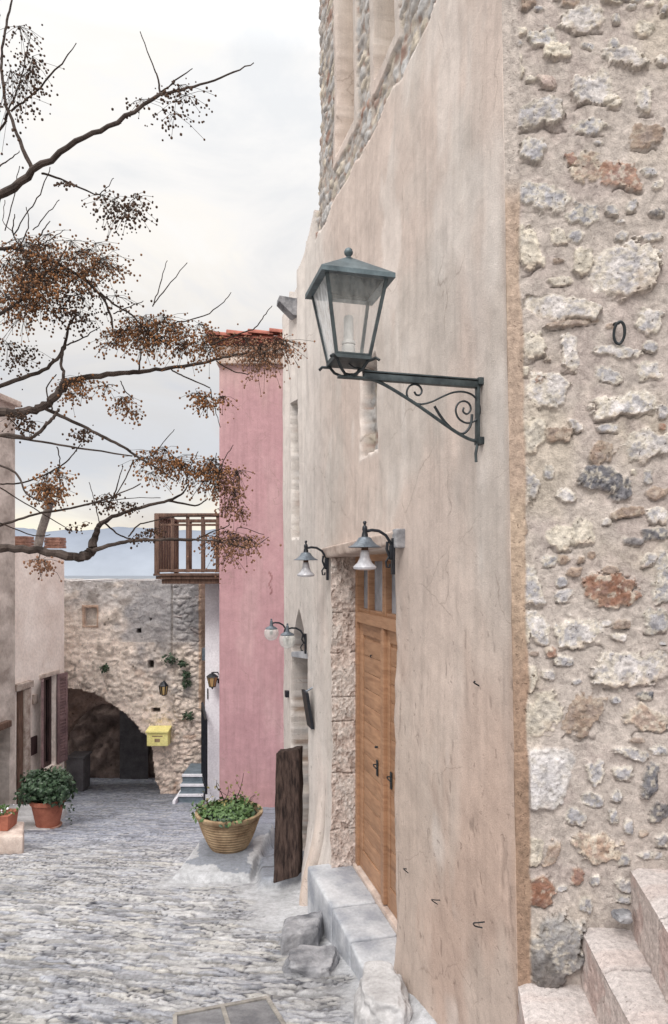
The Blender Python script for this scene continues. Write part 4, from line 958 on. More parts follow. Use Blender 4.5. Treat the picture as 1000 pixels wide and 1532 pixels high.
# ------------------------------------------------------------------ pink house
def pink_house():
    d = 11.0
    h = thing('pink_house', P(380, 1205, d), 'tall pink rendered house with a tiled roof edge and a wooden balcony', 'house')
    xl = (328.5-CX)/F*d; xr = 1.6; zt_ = (HY-543)/F*d; zb = -5
    n, m = 160, 420
    A, B_ = np.meshgrid(np.linspace(xl, xr, n), np.linspace(zb, zt_, m), indexing='ij')
    H = .03*(fbm(A*1.5, B_*1.1, 3, 3)-.5)
    H = H*sstep(0, .2, A-xl)
    sk = Vector((.2, 4, 0))
    w_ = MB(); w_.add([(xl, d+.01, zb), (xr, d+.01, zb), (xr+.1, d+4.5, zb), (xl+.35, d+4.5, zb), (xl, d+.01, zt_), (xr, d+.01, zt_), (xr+.1, d+4.5, zt_), (xl+.35, d+4.5, zt_)], [(1, 2, 6, 5), (2, 3, 7, 6), (3, 0, 4, 7)]); 
    me = w_.build('side_wall', M['pink'], h, False)
    n1 = fbm(A*2.2, B_*.8, 5, 401); n2 = fbm(A*7, B_*1.2, 4, 402); n3 = fbm(A*1.3, B_*1.1, 4, 403)
    c = np.broadcast_to(np.array(lin(204, 154, 161)), A.shape+(3,)); L = lambda x, y, t: x*(1-t[..., None])+y*t[..., None]
    c = L(c, np.array(lin(214, 172, 175)), sstep(.45, .65, n1)*.5); c = L(c, np.array(lin(194, 142, 150)), sstep(.5, .7, n3)*.4); c = L(c, c*.94, sstep(.52, .7, n2)*.5)
    c = L(c, np.array(lin(200, 150, 150)), sstep(-2.8, -3.8, B_+.5*(n2-.5))*.6); c = L(c, np.array(lin(214, 176, 170)), sstep(2.6, 3.2, B_+.8*(n2-.5))*.5)
    ck = (np.abs(A-(405-CX)/F*d-.02*np.sin(B_*30)) < .012)&(B_ < -.05)&(B_ > -.42); c = L(c, np.array(lin(150, 96, 96)), ck*.8)
    grid_mesh('front_wall', A, d-H, B_, M['plaster'], h, sharp=80, cols=np.concatenate([c, np.full(A.shape+(1,), .35)], -1))
    # cornice of sandstone courses
    cz = (HY-546)/F*d
    mb = MB()
    for k, (o, a, b) in enumerate(((.035, 0, .10), (.0, .10, .15), (.06, .15, .27), (.02, .27, .31))):
        mb.box((((xl-o)+xr)/2, d+2.2-o/2, cz+(a+b)/2), (xr-(xl-o), 4.5+o, b-a), None, .006)
    mb.build('cornice', M['sandstone'], h)
    # tiled roof: rows of curved tiles, eave towards us
    rf = MB(); ez = cz+.31
    x = xl-.14; i = 0
    rr = random.Random(4)
    while x < xr+.1:
        wv = .17
        for row in range(9):
            y0 = d-.20+row*.30; z0 = ez+.015+row*.07+rr.uniform(-.004, .004)
            vs = []
            for e, (yy, zz, rad) in enumerate(((y0-rr.uniform(0, .02), z0, .088), (y0+.36, z0+.085, .072))):
                for k in range(9):
                    a = math.pi*k/8; vs.append((x+wv/2-rad*math.cos(a), yy, zz+rad*.62*math.sin(a)))
                for k in range(9):
                    a = math.pi*(8-k)/8; vs.append((x+wv/2-(rad-.016)*math.cos(a), yy, zz+(rad-.016)*.62*math.sin(a)))
            fs = [(k, (k+1) % 18, 18+(k+1) % 18, 18+k) for k in range(18)]
            fs += [(k, k+1, 16-k, 17-k) for k in range(8)]
            rf.add(vs, fs)
        # channel between
        rf.box((x, d+1.1, ez+.005+.30), (.06, 2.7, .02), (Vector((1, 0, 0)), Vector((0, .974, .227)), Vector((0, -.227, .974))))
        x += wv; i += 1
    rfo = rf.build('roof', M['tile'], h, True, 40)
    vg = MB(); x = xl-.20; k = 0
    while x < xr:
        za_ = ez+.10+k*.012; vs = []
        for (xx, rad, dz) in ((x, .095, .030), (x+.40, .078, .0)):
            for q in range(9):
                a = math.pi*q/8; vs.append((xx+rr.uniform(-.004, .004), d-.10-rad*math.cos(a), za_+dz+rad*.85*math.sin(a)))
            for q in range(9):
                a = math.pi*(8-q)/8; vs.append((xx, d-.10-(rad-.015)*math.cos(a), za_+dz+(rad-.015)*.85*math.sin(a)))
        fs = [(q, (q+1) % 18, 18+(q+1) % 18, 18+q) for q in range(18)]+[(q, q+1, 16-q, 17-q) for q in range(8)]
        vg.add(vs, fs); x += .34; k += 1
    vg.box(((xl-.16+xr)/2, d-.08, ez+.06), (xr-xl+.16, .12, .11), None, .01)
    vg.build('verge_tiles', M['tile'], rfo, True, 40)
    sl2 = MB(); sl2.hexa([(xl-.12, d-.12, ez-.02), (xr, d-.12, ez-.02), (xr, d+4.4, ez-.02), (xl-.12, d+4.4, ez-.02)], [(xl-.12, d-.12, ez+.0), (xr, d-.12, ez+.0), (xr, d+2.5, ez+.62), (xl-.12, d+2.5, ez+.62)]); sl2.build('roof_deck', M['tile'], h, False)
    # balcony: near rail, far rail and street rail
    y0, y1 = d+.18, d+1.6; zt2, zf = .87, -.10
    xn = (232-CX)/F*y0; bx = xl+.05
    bal = MB(); 
    bal.box(((xn+bx)/2, (y0+y1)/2, zf-.055), (bx-xn-.03, y1-y0, .05), None, .004)
    bal.box(((xn+bx)/2, (y0+y1)/2, zf-.008), (bx-xn+.04, y1-y0+.06, .035), None, .004)
    for k in range(5): 
        yj = y0+.08+k*(y1-y0-.16)/4; bal.box(((xn+bx)/2+.05, yj, zf-.12), (bx-xn-.10, .07, .075), None, .004)
    bo = bal.build('balcony_floor', M['brown_wood'], h)
    rl = MB()
    for yv in (y0+.02, y1-.02):
        rl.box(((xn+bx)/2, yv, zt2), (bx-xn, .06, .06), None, .004); rl.box(((xn+bx)/2, yv, zf+.06), (bx-xn, .045, .05), None, .003)
        if yv < d+1: rl.box(((xn+bx)/2, yv, zt2-.16), (bx-xn, .035, .035), None, .003)
    for zv, tk in ((zt2, .06), (zf+.06, .045)): rl.box((xn+.02, (y0+y1)/2, zv), (.06, y1-y0-.06, tk), None, .004)
    rl.build('rail', M['brown_wood'], bo)
    for yv in (y0+.02, y1-.02):
        for x_ in (xn+.03,):
            MB().box((x_, yv, (zt2+zf)/2), (.075, .075, zt2-zf+.05), None, .005).build('post', M['brown_wood'], bo)
        nb = 4
        for k in range(1, nb+1):
            x_ = xn+(bx-xn)*k/(nb+.6)+.04; MB().box((x_, yv, (zt2+zf)/2), (.055, .03, zt2-zf-.06), None, .003).build('baluster', M['brown_wood'], bo)
    for k in range(1, 8):
        yv = y0+(y1-y0)*k/8; MB().box((xn+.02, yv, (zt2+zf)/2), (.03, .085, zt2-zf-.06), None, .003).build('baluster', M['brown_wood'], bo)
    # crack stain on the render
pink_house()

# ------------------------------------------------------------------ white house behind, its railing and grey steps
def white_house():
    d = 12.0
    h = thing('white_house', P(316, 1190, d), 'narrow white rendered house seen between the pink house and the old arch wall', 'house')
    xl = (307-CX)/F*d
    mb = MB(); mb.box((xl+1.0, d+1.0, -2.65), (2.0, 2.0, 4.85), None, .01); mb.build('wall', M['white_render'], h)
    mb = MB(); mb.box((xl+1.0, d+1.0, -.20), (2.06, 2.06, .06), None, .005); mb.build('coping', M['sandstone'], h)
    for (a, b) in ((1048, 1062), (1062, 1064)):
        pass
    mb = MB(); mb.box((xl-.03, d+.15, (HY-980)/F*d), (.08, .16, .22), None, .01); mb.build('meter_box', M['enamel'], h)
    # wall lamp with amber glass
    l = thing('wall_lamp', P(325, 1012, d), 'small black lantern with amber glass on the white house beside the pink wall', 'wall lamp')
    c = P(318, 1020, d-.22)
    mb = MB(); mb.tube([P(327, 1008, d-.01), P(326, 1006, d-.12), P(319, 1006, d-.22)], .012, 6); mb.tube([P(327, 1015, d-.01), P(327, 1022, d-.01)], .016, 6); mb.tube([P(311, 1030, d-.02), P(311, 1046, d-.02)], .01, 6); mb.build('bracket', M['black_paint'], l)
    mb = MB(); mb.lathe([(0, .17), (.02, .165), (.02, .15), (.05, .135), (.095, .10), (.11, .085), (.09, .08)], c, 6); mb.build('roof', M['black_paint'], l)
    mb = MB(); mb.lathe([(.088, .082), (.05, -.08), (.0, -.08)], c, 6); mb.build('glass', M['amber'], l, False)
    mb = MB()
    for k in range(6):
        a = math.pi*k/3; mb.tube([c+Vector((.092*math.cos(a), .092*math.sin(a), .085)), c+Vector((.053*math.cos(a), .053*math.sin(a), -.08))], .007, 4)
    mb.lathe([(.058, -.075), (.058, -.09), (.02, -.10), (.012, -.125), (0, -.13)], c, 6); mb.build('frame', M['black_paint'], l)
    # grey painted steps
    s = thing('grey_steps', P(286, 1203, 11.9), 'short flight of grey steps with white edges beside the arch wall', 'stairs')
    for k in range(4):
        z = -4.12+k*.125; y = 11.75+k*.16; x0 = (267-CX)/F*11.9; x1 = (304-CX)/F*11.9
        mb = MB(); mb.box(((x0+x1)/2, y+.35, z-.30), (x1-x0, .7, .70), None, .004); 
        mb.build('step', M['paint_grey'], s)
        mb = MB(); mb.box(((x0+x1)/2, y-.005, z+.033), (x1-x0+.01, .035, .045), None, .003); mb.build('edge_strip', M['white_render'], s)
    mb = MB(); mb.box((x0-.03, 12.0, -4.2), (.05, .6, .42), None, .005); mb.build('side_kerb', M['white_render'], s)
    # railing
    r = thing('iron_railing', P(306, 1180, 11.8), 'dark blue-grey iron railing beside the grey steps', 'railing')
    mb = MB(); 
    a0 = Vector(P(303, 1052, 12.3)); a1 = Vector(P(309, 1078, 11.6)); bb0 = P(303, 1165, 12.3); bb1 = P(309, 1188, 11.6)
    mb.tube([a0, a1], .025, 6); mb.tube([Vector((a0.x, a0.y, bb0.z+.1)), Vector((a1.x, a1.y, bb1.z+.1))], .015, 6); mb.build('hand_rail', M['black_paint'], r)
    for k in range(7):
        f = k/6; t = a0.lerp(a1, f); b = Vector(bb0).lerp(Vector(bb1), f); MB().tube([t, b], .022 if k in (0, 6) else .010, 6).build('baluster', M['black_paint'], r)
white_house()

# ------------------------------------------------------------------ arch wall across the street
def arch_wall():
    d = 13.2
    x0, x1 = (-40-CX)/F*d, (303-CX)/F*d
    h = thing('arch_wall', P(200, 1190, d), 'old rubble and plaster wall with a low wide arch closing the end of the street', 'wall')
    xs = np.arange(x0, x1, .02); zs = np.arange(-5.0, -.20, .02)
    X, Z = np.meshgrid(xs, zs, indexing='ij'); px = CX+F*X/d; py = HY-F*Z/d
    ax = [-130, -60, -10, 60, 98, 140, 175, 196, 212, 222, 228, 230, 232, 238, 243, 246]; ay = [1400, 1110, 1060, 1034, 1028, 1037, 1058, 1078, 1096, 1104, 1125, 1150, 1168, 1182, 1200, 1400]
    ya = np.interp(px, ax, ay)+3*(fbm(px/7, py/7, 3, 5)-.5)*2
    op = (py > ya)&(px < 246)
    top = 870+1.2*(vn(px/9., px*0, 8)-.5)*3-1.5*((px > 262)&(px < 300))
    def L3(a_, b_, t_): return a_*(1-t_[..., None])+b_*t_[..., None]
    n1 = fbm(X*1.1, Z*1.1, 4, 1); n2 = fbm(X*3, Z*3, 5, 2)
    warm = np.array(lin(240, 222, 208, .95)); grey = np.array(lin(196, 192, 192)); pinkc = np.array(lin(234, 206, 192, .95)); dk = np.array(lin(110, 98, 88))
    c = L3(np.broadcast_to(warm, X.shape+(3,)), grey, sstep(.2, .8, (980-py)/110+1.2*(n1-.5))*.9)
    c = L3(c, pinkc, sstep(1040, 1100, py+60*(n1-.5))*.5)
    c = L3(c, dk, sstep(.55, .72, n2)*.55*sstep(1050, 900, py))
    f1, f2, idv, dx, dy = worley(X/.17+1.8*n2, Z/.10+1.8*fbm(X*4+7, Z*4, 4, 12), 9, .95); f1b, f2b, idb, _, _ = worley(X/.09, Z/.06, 19, .95)
    stones = .55*np.clip(sstep(950, 1020, py+90*(n1-.5)+.35*(px-200)), 0, 1)*sstep(.38, .55, fbm(X*1.7, Z*1.7, 4, 333)); n4 = fbm(X*11, Z*11, 4, 334); n5 = fbm(X*5+3, Z*9, 4, 335)
    corner = sstep(255, 262, px)*1.0; stones = np.maximum(stones, corner)
    sp = sstep(.08, .35, f2-f1); spb = sstep(.05, .3, f2b-f1b)
    H = .05*(n1-.5)+.03*(n2-.5)+.07*(n4-.5)*(.4+.6*sstep(940, 990, py))+.05*(n5-.5)+stones*(sp*(.01+.03*((idv*7) % 1))+.008*spb)
    sc_ = (.86+.24*((idv*3.7) % 1))
    c = L3(c, c*sc_[..., None], stones*.8); c = L3(c, dk*.8, stones*(1-sp)*.5*sstep(.4, .65, fbm(X*2, Z*2, 3, 6)+.1))
    c = L3(c, np.array(lin(190, 140, 108)), stones*((idv*17 % 1) > .9)*.45)
    c = L3(c, dk*.8, sstep(.57, .68, n4)*.55*sstep(920, 980, py)); c = L3(c, np.array(lin(228, 212, 198)), sstep(.56, .7, n5)*.5); c = L3(c, np.array(lin(150, 150, 156)), sstep(.5, .68, n1+.25*sstep(190, 250, px)*sstep(960, 900, py)-.1*(py > 960))*.7)
    # blocked square window with stone frame
    d1 = np.maximum(np.abs(px-135)-12.5, np.abs(py-922)-17.5); fr = (d1 < 0); inn = np.maximum(np.abs(px-136)-8.5, np.abs(py-923)-13) < 0
    c = L3(c, np.array(lin(200, 160, 134)), (fr & ~inn).astype(float)*.85); H += .02*(fr & ~inn); H -= .06*inn; c = L3(c, np.array(lin(186, 176, 168)), inn*.7)
    # putlog holes
    for (hx, hy, ww, hh) in ((208, 943, 4, 3), (226, 994, 5, 6), (157, 935, 1.5, 1.5), (226, 926, 2, 1.5), (233, 1063, 7, 3.5), (200, 998, 2, 2)):
        m = (np.abs(px-hx)+1.5*n2 < ww)&(np.abs(py-hy) < hh); H = np.where(m, H-.18, H); c = L3(c, dk*.3, m.astype(float)*.9)
    # quoin
    q = (np.abs(px-258) < 2)&(py < 1000); H = np.where(q, H-.03, H); c = L3(c, dk, q*.5)
    c = L3(c, np.array(lin(206, 160, 122)), ((px > 298)&(py < 1060))*.6)
    # voussoir edge of the arch
    near = np.clip(1-(ya-py)/7., 0, 1)*(px < 225)*(py < ya); ph = np.arctan2(1150-py, px-105); vs_ = (np.abs((ph*16) % 1-.5) > .42)
    c = L3(c, np.array(lin(196, 176, 160)), near*.5); c = L3(c, dk, near*vs_*.5)
    H = H-.03*((py > ya-2)&op)
    keep = ~(op[:-1, :-1] | op[1:, 1:] | op[1:, :-1] | op[:-1, 1:])
    keep &= (py[:-1, :-1] > top[:-1, :-1])
    al = np.full(X.shape, .8)
    cols = np.concatenate([np.clip(c, 0, 1), al[..., None]], -1)
    # main skin plus the passage behind (soffit runs back)
    grid_mesh('arched_masonry', X, d-H, Z, M['arch_stone'], h, keep=keep, cols=cols, skirt=(0, 2.3, 0), sharp=75)
    # inner arch rib
    xs = np.arange(x0, x1, .03); X, Z = np.meshgrid(xs, np.arange(-5, -.6, .03), indexing='ij'); d2 = 14.7
    px = CX+F*X/d2; py = HY-F*Z/d2
    q = ((px-165)/80)**2+((py-1172)/120)**2; op = (q < 1)&(py < 1172) | ((np.abs(px-165) < 80)&(py >= 1172))
    keep = ~(op[:-1, :-1] | op[1:, 1:])
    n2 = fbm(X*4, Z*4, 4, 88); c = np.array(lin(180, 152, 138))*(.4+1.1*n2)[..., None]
    cols = np.concatenate([c, np.full(X.shape+(1,), .8)], -1)
    grid_mesh('inner_arch', X, d2-.25*n2, Z, M['arch_stone'], h, keep=keep, cols=cols, skirt=(0, .35, 0), sharp=75)
    # back wall of the passage
    d3 = 16.4; X, Z = np.meshgrid(np.arange(x0-1, x1, .04), np.arange(-5.6, -.6, .04), indexing='ij')
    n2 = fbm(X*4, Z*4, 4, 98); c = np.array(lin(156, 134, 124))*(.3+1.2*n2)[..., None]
    cols = np.concatenate([c, np.full(X.shape+(1,), .8)], -1)
    grid_mesh('back_wall', X, d3-.28*n2, Z, M['arch_stone'], h, cols=cols, sharp=75)
    MB().box((((207-CX)/F*d3), d3-.34, -4.1), (.66, .06, 2.2), None, .01).build('passage_door', M['grey_panel'], h)
    # lamp, postbox, weeds, cabinet
    l = thing('wall_lamp', P(245, 1035, d), 'small black lantern with a yellowish glass above the yellow box on the arch wall', 'wall lamp')
    c = P(245, 1032, d-.28)
    mb = MB(); mb.tube([P(247, 1040, d), P(250, 1034, d-.1), P(250, 1024, d-.25), c+Vector((0, 0, .17))], .014, 6); mb.build('bracket', M['black_paint'], l)
    mb = MB(); mb.lathe([(0, .17), (.05, .14), (.09, .08), (.085, .07)], c, 6); mb.build('roof', M['black_paint'], l)
    mb = MB(); mb.lathe([(.075, .075), (.05, -.09), (0, -.09)], c, 6); mb.build('glass', M['amber'], l, False)
    mb = MB()
    for k in range(6):
        a = math.pi*k/3+.2; mb.tube([c+Vector((.08*math.cos(a), .08*math.sin(a), .08)), c+Vector((.054*math.cos(a), .054*math.sin(a), -.09))], .012, 4)
    mb.lathe([(.06, -.085), (.03, -.11), (0, -.12)], c, 6); mb.build('frame', M['black_paint'], l)
    b = thing('postbox', P(238, 1113, d-.1), 'yellow metal box with a sloping lid hung on the pier of the arch', 'postbox')
    c = P(238, 1103, d-.12); mb = MB(); mb.box(c+Vector((0, 0, -.01)), (.40, .24, .26), None, .012); mb.build('body', M['yellow_box'], b)
    mb = MB(); a = c+Vector((-.215, -.15, .115)); mb.hexa([a, a+Vector((.43, 0, 0)), a+Vector((.43, .28, .05)), a+Vector((0, .28, .05))], [a+Vector((0, 0, .03)), a+Vector((.43, 0, .03)), a+Vector((.43, .28, .08)), a+Vector((0, .28, .08))]); mb.build('lid', M['yellow_box'], b)
    mb = MB(); mb.box(c+Vector((0, -.122, .05)), (.2, .006, .02)); mb.box(c+Vector((0, -.122, -.03)), (.1, .006, .06)); mb.build('slot', M['clay'], b)
    cb = thing('metal_cabinet', P(114, 1178, 13.6), 'grey metal cabinet standing inside the dark arch', 'cabinet')
    c = P(112, 1155, 13.55); mb = MB(); mb.box((c.x, c.y+.2, -4.44+.33), (.34, .40, .66), None, .015); mb.build('body', M['grey_panel'], cb)
    mb = MB(); mb.box((c.x+.02, c.y+.2, -4.44+.68), (.37, .44, .04), None, .01); mb.build('top', M['grey_panel'], cb)
arch_wall()

# ------------------------------------------------------------------ leaves helper
def leaves(name, mat, parent, c, rad, n, size, seed=0, shell=.35, flat=1.0, up=.3, droop=0):
    r = np.random.default_rng(seed); mb = MB(); c = Vector(c)
    for i in range(n):
        v = Vector(r.normal(size=3)); v.normalize(); k = r.uniform(shell, 1)**.5
        lump = 1+.18*math.sin(v.x*5+seed)+.15*math.sin(v.y*6+v.z*4)
        p = c+Vector((v.x*rad[0], v.y*rad[1], v.z*rad[2]))*k*lump
        nd = (v*.7+Vector(r.normal(size=3))*.55+Vector((0, 0, up))).normalized()
        a = nd.cross(Vector(r.normal(size=3))).normalized(); b = nd.cross(a)
        s = size*r.uniform(.6, 1.3)
        tip = p+a*s; m1 = p+a*s*.45+b*s*.32*flat; m2 = p+a*s*.45-b*s*.32*flat; mid_ = p+a*s*.5+nd*s*.10
        mb.add([p, m1, tip, m2, mid_], [(0, 1, 4), (1, 2, 4), (2, 3, 4), (3, 0, 4)])
    me = bpy.data.meshes.new(name); B = pbase(parent)
    me.from_pydata([(v[0]-B.x, v[1]-B.y, v[2]-B.z) for v in mb.v], [], mb.f); me.update()
    return link_mesh(name, me, mat, parent, False)

for (px, py, rx, rz, lb) in ((253, 986, .16, .09, 'topmost and largest weed tuft on the arch wall'), (272, 993, .07, .05, 'small weed tuft just right of the largest one on the arch wall'), (279, 1010, .08, .07, 'small round weed tuft above the one at the right of the lantern'), (279, 1023, .10, .08, 'weed tuft on the arch wall right of the small lantern'), (282, 1071, .09, .06, 'lowest weed tuft on the arch wall, right of the yellow box'), (157, 1000, .06, .06, 'lone weed tuft on the arch wall over the arch')):
    o = thing('wall_weed', P(px, py, 13.1), lb, 'weed', 'weeds growing out of the arch wall')
    leaves('foliage', M['leaf_dark'], o, P(px, py, 13.08), (rx, .08, rz), 90, .06, int(px))

# ------------------------------------------------------------------ left-hand houses
def lwall(px, off=0):      # left wall line, vanishing at column 620
    d = 12.5*(620-97)/(620-px); x = (px-CX)/F*d
    return Vector((x+off, d, 0))
UL = Vector((.1167, .9932, 0)); NL = Vector((.9932, -.1167, 0)); AL = (UL, NL, Vector((0, 0, 1)))
E0 = lwall(97)
def LP(t, z, off=0): return E0+UL*t+NL*off+Vector((0, 0, z))
def lt(px): return (lwall(px)-E0).dot(UL)
def relief_wall(name, mat, parent, t0, t1, z0, z1, amp, holes, seed, off=0, st=.03, rag=0):
    T, Z = np.meshgrid(np.arange(t0, t1+st*.5, st), np.arange(z0, z1, st), indexing='ij')
    H = amp*(fbm(T*1.5, Z*1.5, 4, seed)-.5)*2+amp*.4*(fbm(T*8, Z*8, 3, seed+1)-.5)+off
    for (a, b, c, d_, dep) in holes:
        q = np.maximum(np.maximum(a-T, T-b), np.maximum(c-Z, Z-d_))+.012*(fbm(T*9, Z*9, 2, seed+3)-.5); H = H-dep*sstep(.01, -.02, q)
    H[-1] = off
    X = E0.x+UL.x*T+NL.x*H; Y = E0.y+UL.y*T+NL.y*H
    return grid_mesh(name, X, Y, Z, mat, parent, skirt=(-NL*.6)[:], sharp=60, flip=True)
def left_houses():
    h = thing('plastered_house', LP(-.8, -4.1), 'pale beige rendered house on the left with a shuttered window and chimneys', 'house')
    tw0, tw1 = lt(63), lt(83); zw0, zw1 = -3.50, -1.90
    td0, td1 = lt(23)-.25, lt(41)-.35
    relief_wall('street_wall', M['left_render'], h, lt(14), 0, -5, .34, .018, [(tw0, tw1, zw0, zw1, .22)], 5)
    relief_end = MB(); relief_end.hexa([LP(-1.8, -5, -.55), LP(0, -5, -.55), LP(0, -5, -5), LP(-1.8, -5, -5)], [LP(-1.8, .30, -.55), LP(0, .30, -.55), LP(0, .30, -5), LP(-1.8, .30, -5)]); relief_end.build('body', M['left_render'], h, False)
    # window
    wf = MB(); pr = -.10
    for a, b, c, d_ in ((tw0, tw0+.07, zw0, zw1), (tw1-.07, tw1, zw0, zw1), (tw0+.07, tw1-.07, zw0, zw0+.07), (tw0+.07, tw1-.07, zw1-.07, zw1), ((tw0+tw1)/2-.03, (tw0+tw1)/2+.03, zw0+.07, zw1-.07)):
        wf.box(LP((a+b)/2, (c+d_)/2, pr), (abs(b-a), .06, abs(d_-c)), AL, .004)
    wo = wf.build('window', M['dark_wood'], h)
    MB().box(LP((tw0+tw1)/2, (zw0+zw1)/2, pr-.02), (tw1-tw0-.1, .008, zw1-zw0-.1), AL).build('pane', M['dark_glass'], wo)
    MB().box(LP((tw0+tw1)/2, zw0-.04, .01), (tw1-tw0+.16, .18, .06), AL, .006).build('sill', M['sandstone'], wo)
    MB().box(LP((tw0+tw1)/2, zw1+.04, .0), (tw1-tw0+.20, .06, .07), AL, .006).build('window_head', M['sandstone'], wo)
    # shutters: one folded back on the far side, one standing out on the near side
    def shutter(t, sgn, dirv, w_, lbl):
        c = LP(t, (zw0+zw1)/2, .03); dv = dirv.normalized(); nn = Vector((0, 0, 1)).cross(dv)
        mb = MB(); ax = (dv, nn, Vector((0, 0, 1))); H_ = zw1-zw0
        cc = c+dv*w_/2
        for k in (-1, 1): mb.box(cc+dv*k*(w_/2-.03), (.06, .035, H_), ax, .003)
        for z in (-H_/2+.04, 0, H_/2-.04): mb.box(cc+Vector((0, 0, z)), (w_-.12, .035, .08), ax, .003)
        for k in range(26):
            z = -H_/2+.10+k*(H_-.2)/25; mb.box(cc+Vector((0, 0, z)), (w_-.12, .03, .012), (dv, (nn+Vector((0, 0, .7))).normalized(), dv.cross((nn+Vector((0, 0, .7))).normalized())))
        mb.box(cc+nn*.0, (w_-.12, .006, H_-.1), ax)
        o = mb.build('shutter', M['shutter'], wo); o['label'] = lbl
    shutter(tw1+.015, 1, UL*.995+NL*.10, .29, 'far shutter standing open')
    shutter(tw0-.02, 1, -UL*.80+NL*.42, .30, 'near shutter folded back')
    MB().box(LP(lt(47), (HY-1119)/F*11.3, .015), (.28, .03, .30), AL, .006).build('wall_plaque', M['dark_wood'], h)
    MB().box(LP(lt(50), (HY-1047)/F*11.4, .03), (.10, .06, .16), AL, .01).build('vent_cover', M['jamb'], h)
    # parapet pots of brick
    for c_ in (P(83, 820, 12.55), P(33, 820, 11.35)):
        mb = MB()
        for k in range(4): mb.box(c_+Vector((0, 0, .02+.05*k)), (.25-(k % 2)*.012, .30-(k % 2)*.012, .046), AL, .004)
        mb.build('chimney', M['brick'], h)
    fp = thing('flue_pipe', P(58, 812, 12.2), 'tilted grey metal flue pipe above the beige house roof', 'pipe')
    MB().tube([P(56, 822, 12.4), P(62, 795, 12.3), P(70, 770, 12.2), P(75, 752, 12.1)], [.075, .075, .072, .07], 12).build('pipe', M['pipe'], fp)
    MB().tube([P(75, 752, 12.1), P(77, 746, 12.1)], .10, 12).build('cowl', M['pipe'], fp)
    # nearer, taller house (mostly outside the frame)
    h2_ = thing('weathered_house', LP(-3.5, -3.9), 'taller weathered brown-grey house at the left edge with a timber shopfront door', 'house')
    za = (HY-612)/F*10.9
    tdA, tdB = lt(5), lt(21)
    tE = lt(10); relief_wall('street_wall', M['left_stone'], h2_, -6.5, tE, -5, za, .03, [(tdA-1.2, tE-.16, -4.6, -2.45, .35)], 15, off=.14)
    bd = MB(); bd.hexa([LP(-6.5, -5, -.3), LP(tE, -5, -.3), LP(tE, -5, -5), LP(-6.5, -5, -5)], [LP(-6.5, za-.05, -.3), LP(tE, za-.05, -.3), LP(tE, za-.05, -5), LP(-6.5, za-.05, -5)]); bd.build('body', M['left_stone'], h2_, False)
    cp = MB(); cp.box(LP((tE-6.5)/2, za+.03, -.1), (tE+6.5+.1, .65, .09), AL, .01); cp.build('coping', M['sandstone'], h2_)
    db = MB(); tq = tE-.17
    db.box(LP(tq-.75, -3.5, -.14), (1.5, .05, 2.2), AL)
    do = db.build('shop_door', M['dark_wood'], h2_)
    db = MB()
    for k in range(6): db.box(LP(tq-.05-k*.28, -3.5, -.10), (.06, .05, 2.2), AL, .004)
    for z in (-2.5, -2.9, -3.3, -3.7): db.box(LP(tq-.75, z, -.10), (1.5, .045, .045), AL, .004)
    db.build('door_bars', M['dark_wood'], do)
    MB().box(LP(tq-.75, -3.3, -.112), (1.4, .006, 1.6), AL).build('pane', M['dark_glass'], do)
    MB().box(LP(tq-.8, -2.38, .17), (1.5, .12, .10), AL, .01).build('awning_beam', M['brown_wood'], h2_)
    # stone-framed doorway of the beige house between the two
    t_a, t_b = lt(24), lt(41)
    jm = MB(); 
    h['x'] = 1; del h['x']
    rough_block('door_jamb', M['jamb'], h, [LP(t_b-.18, -4.8, -.05), LP(t_b, -4.8, -.05), LP(t_b, -4.8, .07), LP(t_b-.18, -4.8, .07)], [LP(t_b-.18, -1.98, -.05), LP(t_b, -1.98, -.05), LP(t_b, -1.98, .07), LP(t_b-.18, -1.98, .07)], .02, 7, 3, .01)
    rough_block('door_head', M['jamb'], h, [LP(t_a-.1, -1.97, -.05), LP(t_b+.05, -1.97, -.05), LP(t_b+.05, -1.97, .09), LP(t_a-.1, -1.97, .09)], [LP(t_a-.1, -1.86, -.05), LP(t_b+.05, -1.86, -.05), LP(t_b+.05, -1.86, .09), LP(t_a-.1, -1.86, .09)], .012, 6, 7, .01)
    MB().box(LP((t_a+t_b)/2-.05, -3.4, .022), (t_b-t_a-.12, .03, 2.85), AL, .004).build('side_door', M['brown_wood'], h)
left_houses()

# ledges on the left: white bench wall and the stone sill under the pot
lb_ = rough_block('cement_bench', M['sandstone'], None, [Vector((-5.4, 7.6, -3.6)), Vector((-3.46, 7.6, -3.6)), Vector((-3.66, 8.06, -3.7)), Vector((-5.4, 8.06, -3.7))],
                  [Vector((-5.4, 7.6, -2.98)), Vector((-3.46, 7.6, -2.985)), Vector((-3.66, 8.06, -2.985)), Vector((-5.4, 8.06, -2.98))], .012, 8, 6, .025)
tag(lb_, 'low pinkish cement bench wall at the left edge carrying a flower box', 'bench wall')
ls = rough_block('stone_sill', M['cement'], None, [Vector((-4.75, 9.1, -4)), Vector((-3.72, 9.1, -4)), Vector((-4.1, 10.6, -4.2)), Vector((-5.2, 10.6, -4.2))],
                 [Vector((-4.75, 9.12, -3.45)), Vector((-3.78, 9.12, -3.50)), Vector((-4.15, 10.6, -3.66)), Vector((-5.2, 10.6, -3.66))], .025, 8, 9, .03)
tag(ls, 'low stone ledge under the terracotta pot beside the beige house', 'ledge')

